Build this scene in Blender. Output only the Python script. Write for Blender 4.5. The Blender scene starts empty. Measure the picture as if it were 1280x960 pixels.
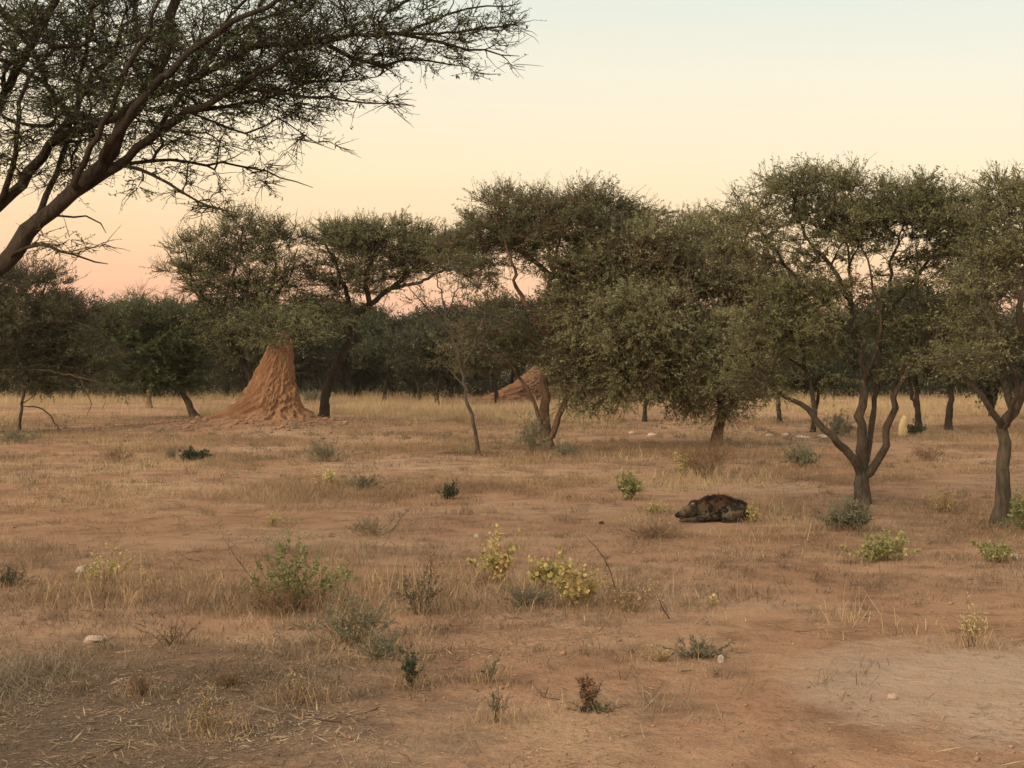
import bpy, math, random
import numpy as np
from mathutils import Vector

random.seed(7)
rng = np.random.default_rng(7)
S = bpy.context.scene
COL = S.collection
F, HZ, CH = 1800.0, 460.0, 2.1          # focal length in px (1280 wide), horizon row, camera height

# ------------------------------------------------------------------ noise
_T = rng.random((256, 256))
def vnoise(x, y):
    x = np.asarray(x, float); y = np.asarray(y, float)
    xi = np.floor(x).astype(int); yi = np.floor(y).astype(int)
    fx = x - xi; fy = y - yi
    fx = fx * fx * (3 - 2 * fx); fy = fy * fy * (3 - 2 * fy)
    a = _T[xi & 255, yi & 255]; b = _T[(xi + 1) & 255, yi & 255]
    c = _T[xi & 255, (yi + 1) & 255]; d = _T[(xi + 1) & 255, (yi + 1) & 255]
    return (a * (1 - fx) + b * fx) * (1 - fy) + (c * (1 - fx) + d * fx) * fy
def fbm(x, y, o=4):
    s = 0; a = 0.5
    for i in range(o):
        s = s + a * vnoise(x * 2 ** i + 17.3 * i, y * 2 ** i + 9.1 * i); a *= 0.5
    return s / (1 - 0.5 ** o)
def sstep(a, b, x):
    t = np.clip((x - a) / (b - a), 0, 1); return t * t * (3 - 2 * t)

def px2x(px, d): return (px - 640.0) / F * d
def PT(px, py, d): return np.array([px2x(px, d), d, CH - (py - HZ) / F * d])
MOUND_D = 50.0
MX, MY = px2x(326, MOUND_D), MOUND_D
M2X, M2Y = px2x(672, 92.0), 92.0
def H(x, y):
    x = np.asarray(x, float); y = np.asarray(y, float)
    z = (fbm(x * 0.13, y * 0.13, 3) - 0.5) * 0.10 + (fbm(x * 0.9 + 40, y * 0.9, 3) - 0.5) * 0.05
    z = z * sstep(2, 9, np.abs(y) + 0 * x)
    r = np.hypot((x - MX) * 0.8, y - MY)
    z = z + 0.42 * np.exp(-(r / 2.6) ** 2) + 0.10 * np.exp(-(r / 5.0) ** 2)
    z = z + 0.35 * np.exp(-(np.hypot(x - M2X, y - M2Y) / 2.5) ** 2)
    return z
def GP(px, py):
    d = F * CH / (py - HZ)
    for _ in range(6):
        z = float(H(px2x(px, d), d)); d = F * (CH - z) / (py - HZ)
    x = px2x(px, d)
    return np.array([x, d, float(H(x, d))]), d

# ------------------------------------------------------------------ mesh helpers
def mesh_from(name, V, Q, mats, smooth=False, midx=None):
    """Q: list of (m,k) index arrays"""
    me = bpy.data.meshes.new(name)
    V = np.asarray(V, np.float32)
    me.vertices.add(len(V)); me.vertices.foreach_set('co', V.ravel())
    Q = [np.asarray(q, np.int32) for q in Q if len(q)]
    nl = sum(q.size for q in Q); npoly = sum(len(q) for q in Q)
    me.loops.add(nl); me.polygons.add(npoly)
    me.loops.foreach_set('vertex_index', np.concatenate([q.ravel() for q in Q]))
    st = []; o = 0
    for q in Q:
        st.append(np.arange(len(q)) * q.shape[1] + o); o += q.size
    me.polygons.foreach_set('loop_start', np.concatenate(st).astype(np.int32))
    if smooth: me.polygons.foreach_set('use_smooth', np.ones(npoly, bool))
    for m in (mats if isinstance(mats, (list, tuple)) else [mats]): me.materials.append(m)
    if midx is not None: me.polygons.foreach_set('material_index', midx.astype(np.int32))
    me.update(calc_edges=True)
    return me
def obj(name, me, parent=None, loc=None):
    o = bpy.data.objects.new(name, me); COL.objects.link(o)
    if parent is not None: o.parent = parent
    if loc is not None: o.location = [float(v) for v in loc]
    return o
def empty(name, loc, label, cat, group=None):
    o = bpy.data.objects.new(name, None); COL.objects.link(o)
    o.empty_display_size = 0.2
    o.location = [float(v) for v in loc]; o['label'] = label; o['category'] = cat
    if group: o['group'] = group
    return o
def tag(o, label, cat, group=None):
    o['label'] = label; o['category'] = cat
    if group: o['group'] = group
    return o

class Geo:
    def __init__(s): s.V = []; s.Q = {}; s.n = 0
    def add(s, V, Qs):
        V = np.asarray(V).reshape(-1, 3)
        for q in Qs:
            q = np.asarray(q)
            if len(q): s.Q.setdefault(q.shape[1], []).append(q + s.n)
        s.V.append(V); s.n += len(V)
    def mesh(s, name, mats, smooth=False, off=None):
        if not s.V: return None
        V = np.concatenate(s.V)
        if off is not None: V = V - np.asarray(off)
        return mesh_from(name, V, [np.concatenate(q) for q in s.Q.values()], mats, smooth)

def norm(v): return v / np.maximum(np.linalg.norm(v, axis=-1, keepdims=True), 1e-9)
def rdir(n, flat=1.0):
    v = rng.normal(size=(n, 3)); v[:, 2] *= flat
    return norm(v)
def frames(T):
    ref = np.where(np.abs(T[..., 2:3]) > 0.9, np.array([1.0, 0, 0]), np.array([0, 0, 1.0]))
    A = norm(np.cross(T, ref)); B = np.cross(T, A)
    return A, B
def tubes(g, P, R, sides=3, rough=0.0):
    """P (n,k,3) polylines, R (n,k) radii -> open tubes with pointed end"""
    P = np.asarray(P, float); R = np.asarray(R, float)
    n, k, _ = P.shape
    T = np.empty_like(P); T[:, 1:-1] = P[:, 2:] - P[:, :-2]; T[:, 0] = P[:, 1] - P[:, 0]; T[:, -1] = P[:, -1] - P[:, -2]
    T = norm(T)
    ch = norm(P[:, -1] - P[:, 0] + 1e-6)
    ref = np.where(np.abs(ch[:, 2:3]) > 0.75, np.array([0.9, 0.3, 0]), np.array([0, 0.1, 1.0]))[:, None, :]
    A = norm(np.cross(T, np.broadcast_to(ref, T.shape))); B = np.cross(T, A)
    a = np.arange(sides) / sides * 2 * np.pi
    rr = R[:, :, None]
    if rough > 0: rr = rr * (1 + rng.uniform(-rough, rough, (n, k, sides)))
    else: rr = np.broadcast_to(rr, (n, k, sides))
    V = P[:, :, None, :] + rr[..., None] * (np.cos(a)[None, None, :, None] * A[:, :, None, :] + np.sin(a)[None, None, :, None] * B[:, :, None, :])
    idx = np.arange(n * k * sides).reshape(n, k, sides)
    q = np.stack([idx[:, :-1], np.roll(idx[:, :-1], -1, 2), np.roll(idx[:, 1:], -1, 2), idx[:, 1:]], -1).reshape(-1, 4)
    g.add(V, [q])
def leaves(g, pos, d, nrm, L, W):
    n = len(pos)
    side = norm(np.cross(d, nrm)) * (W[:, None] * 0.5)
    V = np.stack([pos, pos + d * (L * 0.45)[:, None] + side, pos + d * L[:, None], pos + d * (L * 0.45)[:, None] - side], 1)
    g.add(V, [np.arange(4 * n).reshape(n, 4)])

# ------------------------------------------------------------------ materials
def newmat(name):
    m = bpy.data.materials.new(name); m.use_nodes = True
    nt = m.node_tree; nt.nodes.clear()
    out = nt.nodes.new('ShaderNodeOutputMaterial')
    return m, nt, out
def N(nt, t, **kw):
    n = nt.nodes.new(t)
    for k, v in kw.items():
        if k == 'inp':
            for a, b in v.items(): n.inputs[a].default_value = b
        else: setattr(n, k, v)
    return n
def ramp(nt, stops, interp='LINEAR'):
    r = nt.nodes.new('ShaderNodeValToRGB'); cr = r.color_ramp; cr.interpolation = interp
    while len(cr.elements) < len(stops): cr.elements.new(0.5)
    for e, (p, c) in zip(cr.elements, stops): e.position = p; e.color = (*c, 1)
    return r
def leaf_mat(name, cols, trans=0.3, rough=0.7, nscale=0.9):
    m, nt, out = newmat(name)
    geo = N(nt, 'ShaderNodeNewGeometry'); oi = N(nt, 'ShaderNodeObjectInfo')
    noise = N(nt, 'ShaderNodeTexNoise', inp={'Scale': nscale, 'Detail': 2.0})
    nt.links.new(geo.outputs['Position'], noise.inputs['Vector'])
    a = N(nt, 'ShaderNodeMath', operation='MULTIPLY_ADD', inp={1: 0.38}); nt.links.new(geo.outputs['Random Per Island'], a.inputs[0])
    b = N(nt, 'ShaderNodeMath', operation='MULTIPLY_ADD', inp={1: 1.15, 2: -0.36}); nt.links.new(noise.outputs['Fac'], b.inputs[0])
    nt.links.new(b.outputs[0], a.inputs[2])
    st = [(i / (len(cols) - 1), c) for i, c in enumerate(cols)]
    r = ramp(nt, st); nt.links.new(a.outputs[0], r.inputs[0])
    d = N(nt, 'ShaderNodeBsdfPrincipled', inp={'Roughness': rough, 'Specular IOR Level': 0.25})
    t = N(nt, 'ShaderNodeBsdfTranslucent'); mx = N(nt, 'ShaderNodeMixShader', inp={0: trans})
    nt.links.new(r.outputs[0], d.inputs['Base Color']); nt.links.new(r.outputs[0], t.inputs['Color'])
    nt.links.new(d.outputs[0], mx.inputs[1]); nt.links.new(t.outputs[0], mx.inputs[2]); nt.links.new(mx.outputs[0], out.inputs[0])
    return m
def bark_mat(name, c1, c2, scale=9.0, stretch=0.25):
    m, nt, out = newmat(name)
    tc = N(nt, 'ShaderNodeTexCoord'); mp = N(nt, 'ShaderNodeMapping', inp={'Scale': (1, 1, stretch)})
    nt.links.new(tc.outputs['Object'], mp.inputs[0])
    n1 = N(nt, 'ShaderNodeTexNoise', inp={'Scale': scale * 3, 'Detail': 6.0, 'Roughness': 0.7}); nt.links.new(mp.outputs[0], n1.inputs['Vector'])
    n2 = N(nt, 'ShaderNodeTexNoise', inp={'Scale': 2.5, 'Detail': 3.0}); nt.links.new(tc.outputs['Object'], n2.inputs['Vector'])
    ad = N(nt, 'ShaderNodeMath', operation='MULTIPLY_ADD', inp={1: 0.6, 2: 0.0}); nt.links.new(n1.outputs['Fac'], ad.inputs[0])
    ad2 = N(nt, 'ShaderNodeMath', operation='MULTIPLY_ADD', inp={1: 0.4}); nt.links.new(n2.outputs['Fac'], ad2.inputs[0]); nt.links.new(ad.outputs[0], ad2.inputs[2])
    r = ramp(nt, [(0.36, c1), (0.62, c2)]); nt.links.new(ad2.outputs[0], r.inputs[0])
    p = N(nt, 'ShaderNodeBsdfPrincipled', inp={'Roughness': 0.9, 'Specular IOR Level': 0.15}); nt.links.new(r.outputs[0], p.inputs['Base Color'])
    bp = N(nt, 'ShaderNodeBump', inp={'Strength': 0.9, 'Distance': 0.03}); nt.links.new(n1.outputs['Fac'], bp.inputs['Height']); nt.links.new(bp.outputs[0], p.inputs['Normal'])
    nt.links.new(p.outputs[0], out.inputs[0])
    return m

OL = [(0.055, 0.064, 0.030), (0.105, 0.112, 0.052), (0.155, 0.155, 0.074), (0.21, 0.20, 0.10)]
OLD = [(0.048, 0.050, 0.025), (0.084, 0.084, 0.040), (0.125, 0.118, 0.058), (0.165, 0.15, 0.078)]
OLG = [(0.042, 0.060, 0.024), (0.075, 0.098, 0.038), (0.115, 0.138, 0.055), (0.165, 0.175, 0.08)]
OLY = [(0.088, 0.092, 0.042), (0.16, 0.158, 0.072), (0.225, 0.212, 0.10), (0.295, 0.265, 0.135)]
M_leaf = leaf_mat('acacia_leaf', OL)
M_leafd = leaf_mat('acacia_leaf_dark', OLD)
M_leafg = leaf_mat('acacia_leaf_green', OLG)
M_leafy = leaf_mat('acacia_leaf_olive', OLY)
M_leafp = leaf_mat('acacia_leaf_pale', [(.115, .12, .058), (.20, .20, .10), (.275, .265, .14), (.34, .315, .175)])
M_leafb = leaf_mat('thorn_leaf_shaded', [(.024, .026, .014), (.045, .046, .024), (.070, .068, .036), (.10, .094, .05)])  # forest shade of the far tree line put into the leaf colour
M_leafbg = leaf_mat('thorn_leaf_shaded_green', [(.026, .032, .015), (.050, .058, .027), (.078, .084, .040), (.11, .11, .055)])  # greener variant, darkened for the same forest shade
M_bark = bark_mat('acacia_bark', (0.024, 0.019, 0.014), (0.105, 0.080, 0.056))
M_barkr = bark_mat('acacia_bark_red', (0.035, 0.023, 0.016), (0.155, 0.095, 0.060))
M_barkd = bark_mat('acacia_bark_dark', (0.014, 0.011, 0.009), (0.055, 0.040, 0.028))  # dark bark; carries the backlit look of the overhanging tree's limbs as colour
M_twig = bark_mat('dead_twig', (0.10, 0.065, 0.04), (0.22, 0.15, 0.095), 14)
M_pale = bark_mat("pale_wood", (.40, .28, .135), (.60, .44, .23), 6)

# ------------------------------------------------------------------ trees
class Skel:
    def __init__(s): s.P = []; s.par = []; s.rmin = []; s.chains = []; s.kind = []
    def add(s, p, par, r, kind):
        s.P.append(np.asarray(p, float)); s.par.append(par); s.rmin.append(r); s.kind.append(kind); return len(s.P) - 1
    def nearest(s, p):
        A = np.array(s.P); return int(np.argmin(((A - p) ** 2).sum(1)))

def catmull(pts, step):
    pts = [np.asarray(p, float) for p in pts]
    P = [2 * pts[0] - pts[1]] + pts + [2 * pts[-1] - pts[-2]]
    out = [pts[0]]
    for i in range(1, len(P) - 2):
        n = max(2, int(np.linalg.norm(P[i + 1] - P[i]) / step))
        for j in range(1, n + 1):
            t = j / n
            out.append(0.5 * ((2 * P[i]) + (-P[i - 1] + P[i + 1]) * t + (2 * P[i - 1] - 5 * P[i] + 4 * P[i + 1] - P[i + 2]) * t * t + (-P[i - 1] + 3 * P[i] - 3 * P[i + 1] + P[i + 2]) * t ** 3))
    return out

def build_tree(name, label, cat, base, limbs, targets, mats, leafL=0.06, leafW=0.4, twigs=8, twigL=0.4, lpt=12,
               jitter=0.05, group=None, free=0.35, twig_r=0.004, up=0.25, bare=0.0, limb_wob=0.5, tiprad=0.006, flat=0.5, shoots=2):
    """limbs: list of (points(world), r0, r1); targets: (n,3) world points crown fills"""
    sk = Skel()
    base = np.asarray(base, float)
    step = 0.14
    for li, (pts, r0, r1) in enumerate(limbs):
        C = catmull(pts, step)
        m = len(C)
        L = max(1e-3, np.linalg.norm(np.diff(np.array(C), axis=0), axis=1).sum())
        par = -1; chain = []
        if li > 0:
            par = sk.nearest(C[0]); chain = [par]
            C = C[1:] if np.linalg.norm(C[0] - sk.P[par]) < step * 1.5 else C
        ph = rng.uniform(0, 6, 6)
        for i, c in enumerate(C):
            t = i / max(1, m - 1); s_ = t * L
            w = limb_wob * (min(r0, .12) * 0.45 + 0.02) * min(1, t * 4)
            c = c + w * np.array([math.sin(s_ * 4.1 + ph[0]) + 0.6 * math.sin(s_ * 9.3 + ph[1]), math.sin(s_ * 3.7 + ph[2]), 0.5 * math.sin(s_ * 5.2 + ph[3])])
            if r0 < .1 and i > 1: c = c + rng.normal(size=3) * (.014 + .10 * r0) * min(1, t * 3)
            par = sk.add(c, par, r0 + (r1 - r0) * t, 0 if li == 0 else 1); chain.append(par)
        sk.chains.append((chain, 0))
    tg = np.asarray(targets, float)
    zmin = base[2]; 
    # nearest ordering
    A = np.array(sk.P)
    d0 = np.array([((A - t) ** 2).sum(1).min() for t in tg]); order = np.argsort(d0)
    cap = len(A) + len(tg) * 12
    NP = np.zeros((cap, 3)); NP[:len(A)] = A; nn = len(A)
    ND = np.zeros((cap, 3))
    for i in range(nn): ND[i] = A[i] - A[sk.par[i]] if sk.par[i] >= 0 else (0, 0, 1)
    ND[:nn] = norm(ND[:nn])
    ztop = tg[:, 2].max()
    zfree = zmin + free * (ztop - zmin)
    tipinfo = []
    for ti in order:
        t = tg[ti]
        dv = t - NP[:nn]
        dist = np.sqrt((dv ** 2).sum(1))
        pen = dist * (1.55 - 0.55 * (dv * ND[:nn]).sum(1) / np.maximum(dist, 1e-6)) + 0.5 * np.maximum(0, -dv[:, 2]) + 3.0 * (NP[:nn, 2] < zfree)
        j = int(np.argmin(pen)); p = NP[j].copy(); D = dist[j]
        if D < 0.04: continue
        pj = sk.par[j]
        pd = (p - sk.P[pj]) if pj >= 0 else np.array([0, 0, 1.0])
        pd = pd / max(1e-6, np.linalg.norm(pd))
        c = p + pd * D * 0.35 + np.array([0, 0, up * 0.35 * D]) + (t - p) * 0.25
        k = int(min(10, max(2, round(D / 0.13))))
        chain = [j]; par = j
        for i in range(1, k + 1):
            u = i / k
            q = (1 - u) ** 2 * p + 2 * u * (1 - u) * c + u * u * t
            q = q + rng.normal(size=3) * jitter * min(D, 1.2) * (0.5 if i == k else 1.0) * 0.6
            if nn >= cap: break
            par = sk.add(q, par, 0.0, 2); NP[nn] = q; ND[nn] = norm(q - NP[sk.par[par]]); nn += 1; chain.append(par)
        sk.chains.append((chain, 1)); tipinfo.append((par, q, norm(q - p)))
    n = len(sk.P)
    acc = np.zeros(n); R = np.zeros(n); e = 2.25
    child = np.zeros(n, bool)
    for i in range(n):
        if sk.par[i] >= 0: child[sk.par[i]] = True
    for i in range(n - 1, -1, -1):
        if not child[i]: acc[i] += tiprad ** e
        R[i] = acc[i] ** (1 / e)
        if sk.par[i] >= 0: acc[sk.par[i]] += acc[i]
    R = np.where(np.array(sk.kind) < 2, np.maximum(np.array(sk.rmin), np.minimum(R, np.array(sk.rmin) * 1.08)), np.minimum(R, 0.032))
    P = np.array(sk.P)
    gt = Geo(); gb = Geo()
    for chain, kd in sk.chains:
        if len(chain) < 2: continue
        r = R[chain].copy()
        if kd == 1: r[0] = min(r[0], r[1] * 1.15)
        else:
            if len(r) > 2 and chain is not sk.chains[0][0]: r[0] = r[1]
        if chain is sk.chains[0][0]:                      # root flare
            h = P[chain][:, 2] - base[2]
            r = r * (1 + 0.55 * np.exp(-np.maximum(h, 0) / 0.22))
        big = r.max()
        sides = 12 if big > 0.06 else (7 if big > 0.02 else 4)
        pts = P[chain]
        if kd == 0: r[-1] *= 0.6
        else: r[-1] *= 0.5
        tubes(gt if kd == 0 else gb, pts[None], r[None], sides, 0.13 if big > 0.05 else 0.05)
    # twigs and leaves
    gl = Geo()
    tips = [q for (_, q, _) in tipinfo]; tdir = [d for (_, _, d) in tipinfo]
    if tips:
        tips = np.array(tips); tdir = np.array(tdir)
        mpt = tips.mean(0)
        nT = len(tips)
        rep = rng.poisson(twigs, nT); rep = np.maximum(rep, 2)
        idx = np.repeat(np.arange(nT), rep)
        # start points along last chain portion
        pos = tips[idx] + rng.normal(size=(len(idx), 3)) * 0.10 * np.array([1, 1, 0.5]) * (twigL / 0.4)
        out = norm((tips[idx] - mpt) * np.array([1, 1, 1.2]))
        d = norm(0.5 * tdir[idx] + 0.35 * out + rdir(len(idx), flat) * 0.9 + np.array([0, 0, up * 0.6]))
        L = twigL * rng.uniform(0.45, 1.25, len(idx))
        k1 = pos + d * (L * 0.5)[:, None] + rng.normal(size=pos.shape) * 0.06 * L[:, None]
        d2 = norm(d + rdir(len(idx), 0.7) * 0.35 + np.array([0, 0, 0.10]))
        k2 = k1 + d2 * (L * 0.5)[:, None]
        st = tips[idx] * 0.6 + pos * 0.4
        TW = np.stack([st, k1, k2], 1)
        rr = np.broadcast_to(np.array([1.0, 0.75, 0.35]) * twig_r, (len(idx), 3))
        tubes(gb, TW, rr, 3)
        if shoots:
            top = tips[:, 2] > np.quantile(tips[:, 2], .45)
            ti2 = np.repeat(np.where(top)[0], shoots)
            o2 = norm((tips[ti2] - mpt) * np.array([1, 1, .8]))
            sd = norm(np.array([0, 0, .9]) + .55 * o2 + rdir(len(ti2)) * .55)
            sL = twigL * rng.uniform(.6, 1.35, len(ti2))
            s1 = tips[ti2] + sd * (sL * .5)[:, None] + rng.normal(size=(len(ti2), 3)) * .04 * sL[:, None]
            s2 = s1 + norm(sd + rdir(len(ti2)) * .3) * (sL * .5)[:, None]
            tubes(gb, np.stack([tips[ti2], s1, s2], 1), np.broadcast_to(np.array([.9, .6, .3]) * twig_r, (len(ti2), 3)), 3)
            nl = 5; u = rng.uniform(.2, 1, (len(ti2), nl, 1))
            lp = (s1[:, None] + (s2 - s1)[:, None] * u).reshape(-1, 3); ll = leafL * rng.uniform(.4, 1.0, len(lp))
            leaves(gl, lp, norm(rdir(len(lp)) + np.repeat(sd, nl, 0) * .4), norm(rdir(len(lp)) + np.array([0, 0, .5])), ll, ll * leafW)
        alive = rng.random(len(idx)) >= bare
        # clumpy leafiness
        ids = np.where(alive)[0]
        tipden = rng.gamma(1.6, 1 / 1.6, nT)
        cnt = rng.poisson(lpt * tipden[idx[ids]])
        li = np.repeat(ids, cnt)
        u = rng.uniform(0.15, 1.05, len(li))
        u = np.minimum(u, 1.0)
        a = np.where(u[:, None] < 0.5, st[li] + (k1[li] - st[li]) * (u[:, None] * 2), k1[li] + (k2[li] - k1[li]) * (u[:, None] * 2 - 1))
        a = a + rng.normal(size=a.shape) * 0.012 * (leafL / 0.06)
        ld = norm(rdir(len(li), 0.75) + 0.45 * d[li])
        nr = norm(rdir(len(li)) + np.array([0, -0.1, 0.55]))
        ll = leafL * np.clip(rng.lognormal(0, .38, len(li)), .35, 2.2)
        leaves(gl, a, ld, nr, ll, ll * leafW * .82 * rng.uniform(0.6, 1.3, len(li)))
    root = empty(name, base, label, cat, group)
    mt, ml = mats
    obj('trunk', gt.mesh('trunk', mt, True, base), root)
    mb = gb.mesh('branches', mt, True, base)
    if mb: obj('branches', mb, root)
    if gl.V and lpt > 0: obj('crown', gl.mesh('crown', ml, False, base), root)
    return root

def blob_targets(blobs, d, dens):
    """blobs: (cx,cy,rx,ry,[rd m],[dd m],[weight]) in px; dens = targets per m3-ish"""
    out = []
    m = d / F
    for b in blobs:
        cx, cy, rx, ry = b[:4]
        rd = b[4] if len(b) > 4 and b[4] else min(1.6, 0.85 * rx * m)
        dd = b[5] if len(b) > 5 else 0.0
        w = b[6] if len(b) > 6 else 1.0
        n = max(4, int(dens * w * 4.19 * (rx * m) * (ry * m) * rd))
        v = norm(rng.normal(size=(n, 3))) * (rng.random((n, 1)) ** 0.42)
        c = PT(cx, cy, d + dd)
        out.append(c + v * np.array([rx * m, rd, ry * m]))
    return np.concatenate(out)
def limb(pts, d, r0, r1):
    out = []
    for p in pts:
        out.append(PT(p[0], p[1], d + (p[2] if len(p) > 2 else 0)))
    return (out, r0, r1)

def tree_px(name, label, basepx, d, limbs, blobs, dens, mats, cat='tree', dy=0, **kw):
    blobs = [(b[0], b[1] + (dy if b[1] < 400 else dy * .3)) + tuple(b[2:]) for b in blobs]
    lim = [limb(p, d, r0, r1) for p, r0, r1 in limbs]
    b = lim[0][0][0]; b[2] = float(H(b[0], b[1])) - 0.06
    return build_tree(name, label, cat, b + np.array([0, 0, 0.06]), lim, blob_targets(blobs, d, dens), mats, **kw)

# --- overhanging tree close by
d = 14.0
tree_px('acacia_tree', 'large close acacia whose thick slanting limb and lacy branches spread across the sky', None, d, [
    ([(-330, 728), (-270, 600), (-170, 470), (-80, 388), (0, 328), (65, 265), (125, 203), (172, 135, .3), (200, 75, .5), (222, 0, .6), (260, -90, .8)], .13, .035),
    ([(62, 268), (110, 230), (146, 206), (190, 172), (235, 140, -.3), (300, 110, -.5), (360, 70, -.6), (430, 30, -.5)], .05, .010),
    ([(-170, 470), (-90, 350, .4), (0, 258, .5), (60, 186, .5), (100, 163, .4), (175, 128, .2), (250, 92, 0), (320, 66, 0), (400, 50, 0), (500, 42, .1), (590, 38, .2), (640, 30, .2)], .066, .006),
    ([(-130, 420), (-60, 250, 1), (0, 125, 1.1), (25, 75, 1.2), (50, 35, 1.2), (85, -40, 1.2), (120, -130, 1)], .075, .03),
    ([(125, 203), (155, 150, -.8), (200, 100, -1), (270, 45, -1.1), (350, 0, -1), (430, -40, -.8)], .05, .012),
    ([(60, 186, .5), (110, 110, .9), (150, 50, 1), (175, -30, 1.1)], .04, .015),
    ([(146, 206), (215, 200, .2), (300, 208, .2), (350, 220, .2), (392, 234, .2)], .018, .003),
    ([(150, 205), (190, 218, -.2), (225, 242, -.3), (270, 262, -.3), (300, 270, -.3)], .017, .003),
    ([(235, 140, -.3), (310, 165, 0), (345, 146, 0), (375, 170, 0), (424, 187, 0)], .013, .002),
    ([(300, 110, -.5), (370, 118, -.3), (430, 126, -.2), (480, 128, -.2), (518, 133, -.2)], .016, .0025),
    ([(400, 50, 0), (460, 80, .2), (520, 75, .3), (575, 82, .3)], .022, .004),
    ([(500, 42, .1), (560, 55, 0), (610, 62, 0), (648, 72, 0)], .016, .003),
    ([(0, 325), (50, 305, -.2), (95, 318, -.4), (135, 328, -.4)], .02, .004),
    ([(0, 325), (45, 275, .5), (110, 270, .7), (130, 290, .7)], .018, .004),
    ([(-170, 470), (-260, 330, .5), (-330, 200, .3), (-400, 60, 0)], .13, .05),
    ([(500, 42, .1), (560, 20, .2), (610, 8, .2), (655, 2, .2)], .016, .003),
    ([(85, 245, -.2), (120, 170, -.5), (150, 105, -.7), (185, 40, -.8), (205, -30, -.8)], .034, .012),
    ([(40, 290, .2), (70, 215, .6), (95, 130, .9), (105, 60, 1), (125, -20, 1)], .032, .012),
    ([(190, 172), (225, 120, .5), (255, 60, .8), (300, 10, .9), (330, -40, .9)], .026, .010),
    ([(235, 140, -.3), (300, 130, .2), (360, 112, .4), (420, 100, .5), (470, 96, .5)], .020, .004),
    ([(100, 163, .4), (60, 105, .2), (35, 55, .1), (0, 0, 0)], .030, .010),
    ([(250, 92, 0), (290, 45, .3), (350, 15, .4), (410, -15, .4)], .024, .008),
    ([(0, 258, .5), (20, 190, .2), (25, 130, 0), (60, 60, -.2)], .030, .010),
], [(90, 55, 150, 75, 1.5, .6), (60, 170, 100, 70, 1.2, .5, .8), (180, 130, 110, 55, 1.2), (290, 70, 120, 65, 1.3), (395, 55, 90, 55, 1.2), (340, 120, 80, 38, .9),
    (480, 55, 80, 38, .9, .1), (565, 45, 65, 28, .6, .1), (620, 25, 40, 24, .4, .2), (420, 120, 50, 20, .5, 0, .7), (250, 190, 80, 32, .8, 0, .5), (250, 248, 45, 18, .5, -.2, .7),
    (80, 305, 50, 22, .5, 0, .4), (250, -60, 260, 60, 1.6, .5, .7), (450, -20, 120, 40, 1, 0, .8), (-150, 40, 160, 140, 1.6, .4, .45), (-380, 80, 130, 150, 1.6, 0, .35), (350, 190, 60, 25, .4, 0, .25), (385, 180, 40, 14, .25, 0, .8), (350, 222, 50, 12, .25, .2, .8), (485, 126, 38, 10, .2, -.2, 1), (265, 262, 40, 12, .3, -.3, .9), (625, 66, 26, 16, .3, 0, 1), (575, 85, 30, 10, .3, .2, 1), (640, 25, 20, 14, .2, .2, 1), (110, 315, 34, 12, .3, -.4, .8), (200, 225, 50, 14, .3, -.2, .7)],
    90, (M_barkd, M_leafg), leafL=0.028, leafW=0.42, twigs=8, twigL=0.25, lpt=7, shoots=1, jitter=0.08, twig_r=0.004, tiprad=0.0056, up=0.1, bare=0.2, free=0.0, flat=.45)

# --- tree at far right edge
d = 19.0
tree_px('acacia_tree', 'acacia with single straight trunk at the picture edge, beside the many stemmed acacia', None, d, [
    ([(1250, 659), (1254, 600), (1257, 540), (1266, 510), (1290, 470), (1312, 420, .3), (1330, 360, .5)], .095, .04),
    ([(1257, 537), (1238, 512, -.2), (1217, 482, -.3), (1196, 455, -.3), (1180, 440, -.3)], .05, .012),
    ([(1264, 512), (1252, 455, .3), (1242, 400, .5), (1226, 335, .6), (1232, 280, .6)], .06, .015),
    ([(1290, 470), (1275, 400, -.5), (1285, 330, -.8), (1280, 270, -.9)], .05, .015),
    ([(1290, 470), (1340, 440, .2), (1380, 380, .2), (1400, 320, .2)], .05, .015),
    ([(1257, 540), (1270, 480, -.8), (1250, 430, -1.2), (1230, 390, -1.2)], .04, .01),
], [(1255, 240, 60, 32), (1300, 222, 80, 40), (1232, 300, 46, 40), (1300, 310, 80, 50), (1250, 385, 46, 30), (1340, 390, 60, 50), (1212, 405, 34, 25), (1370, 270, 80, 60), (1275, 430, 45, 22), (1220, 345, 35, 30), (1190, 448, 42, 22, .8, -.3), (1225, 395, 45, 26, .9), (1240, 340, 50, 30, .9, -.6), (1290, 270, 60, 40, 1, -.9), (1235, 430, 40, 20, .7, -1.2)],
    52, (M_bark, M_leafy), dy=22, limb_wob=.2, leafL=0.034, twigs=11, twigL=0.30, lpt=14, flat=.4)

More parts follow.
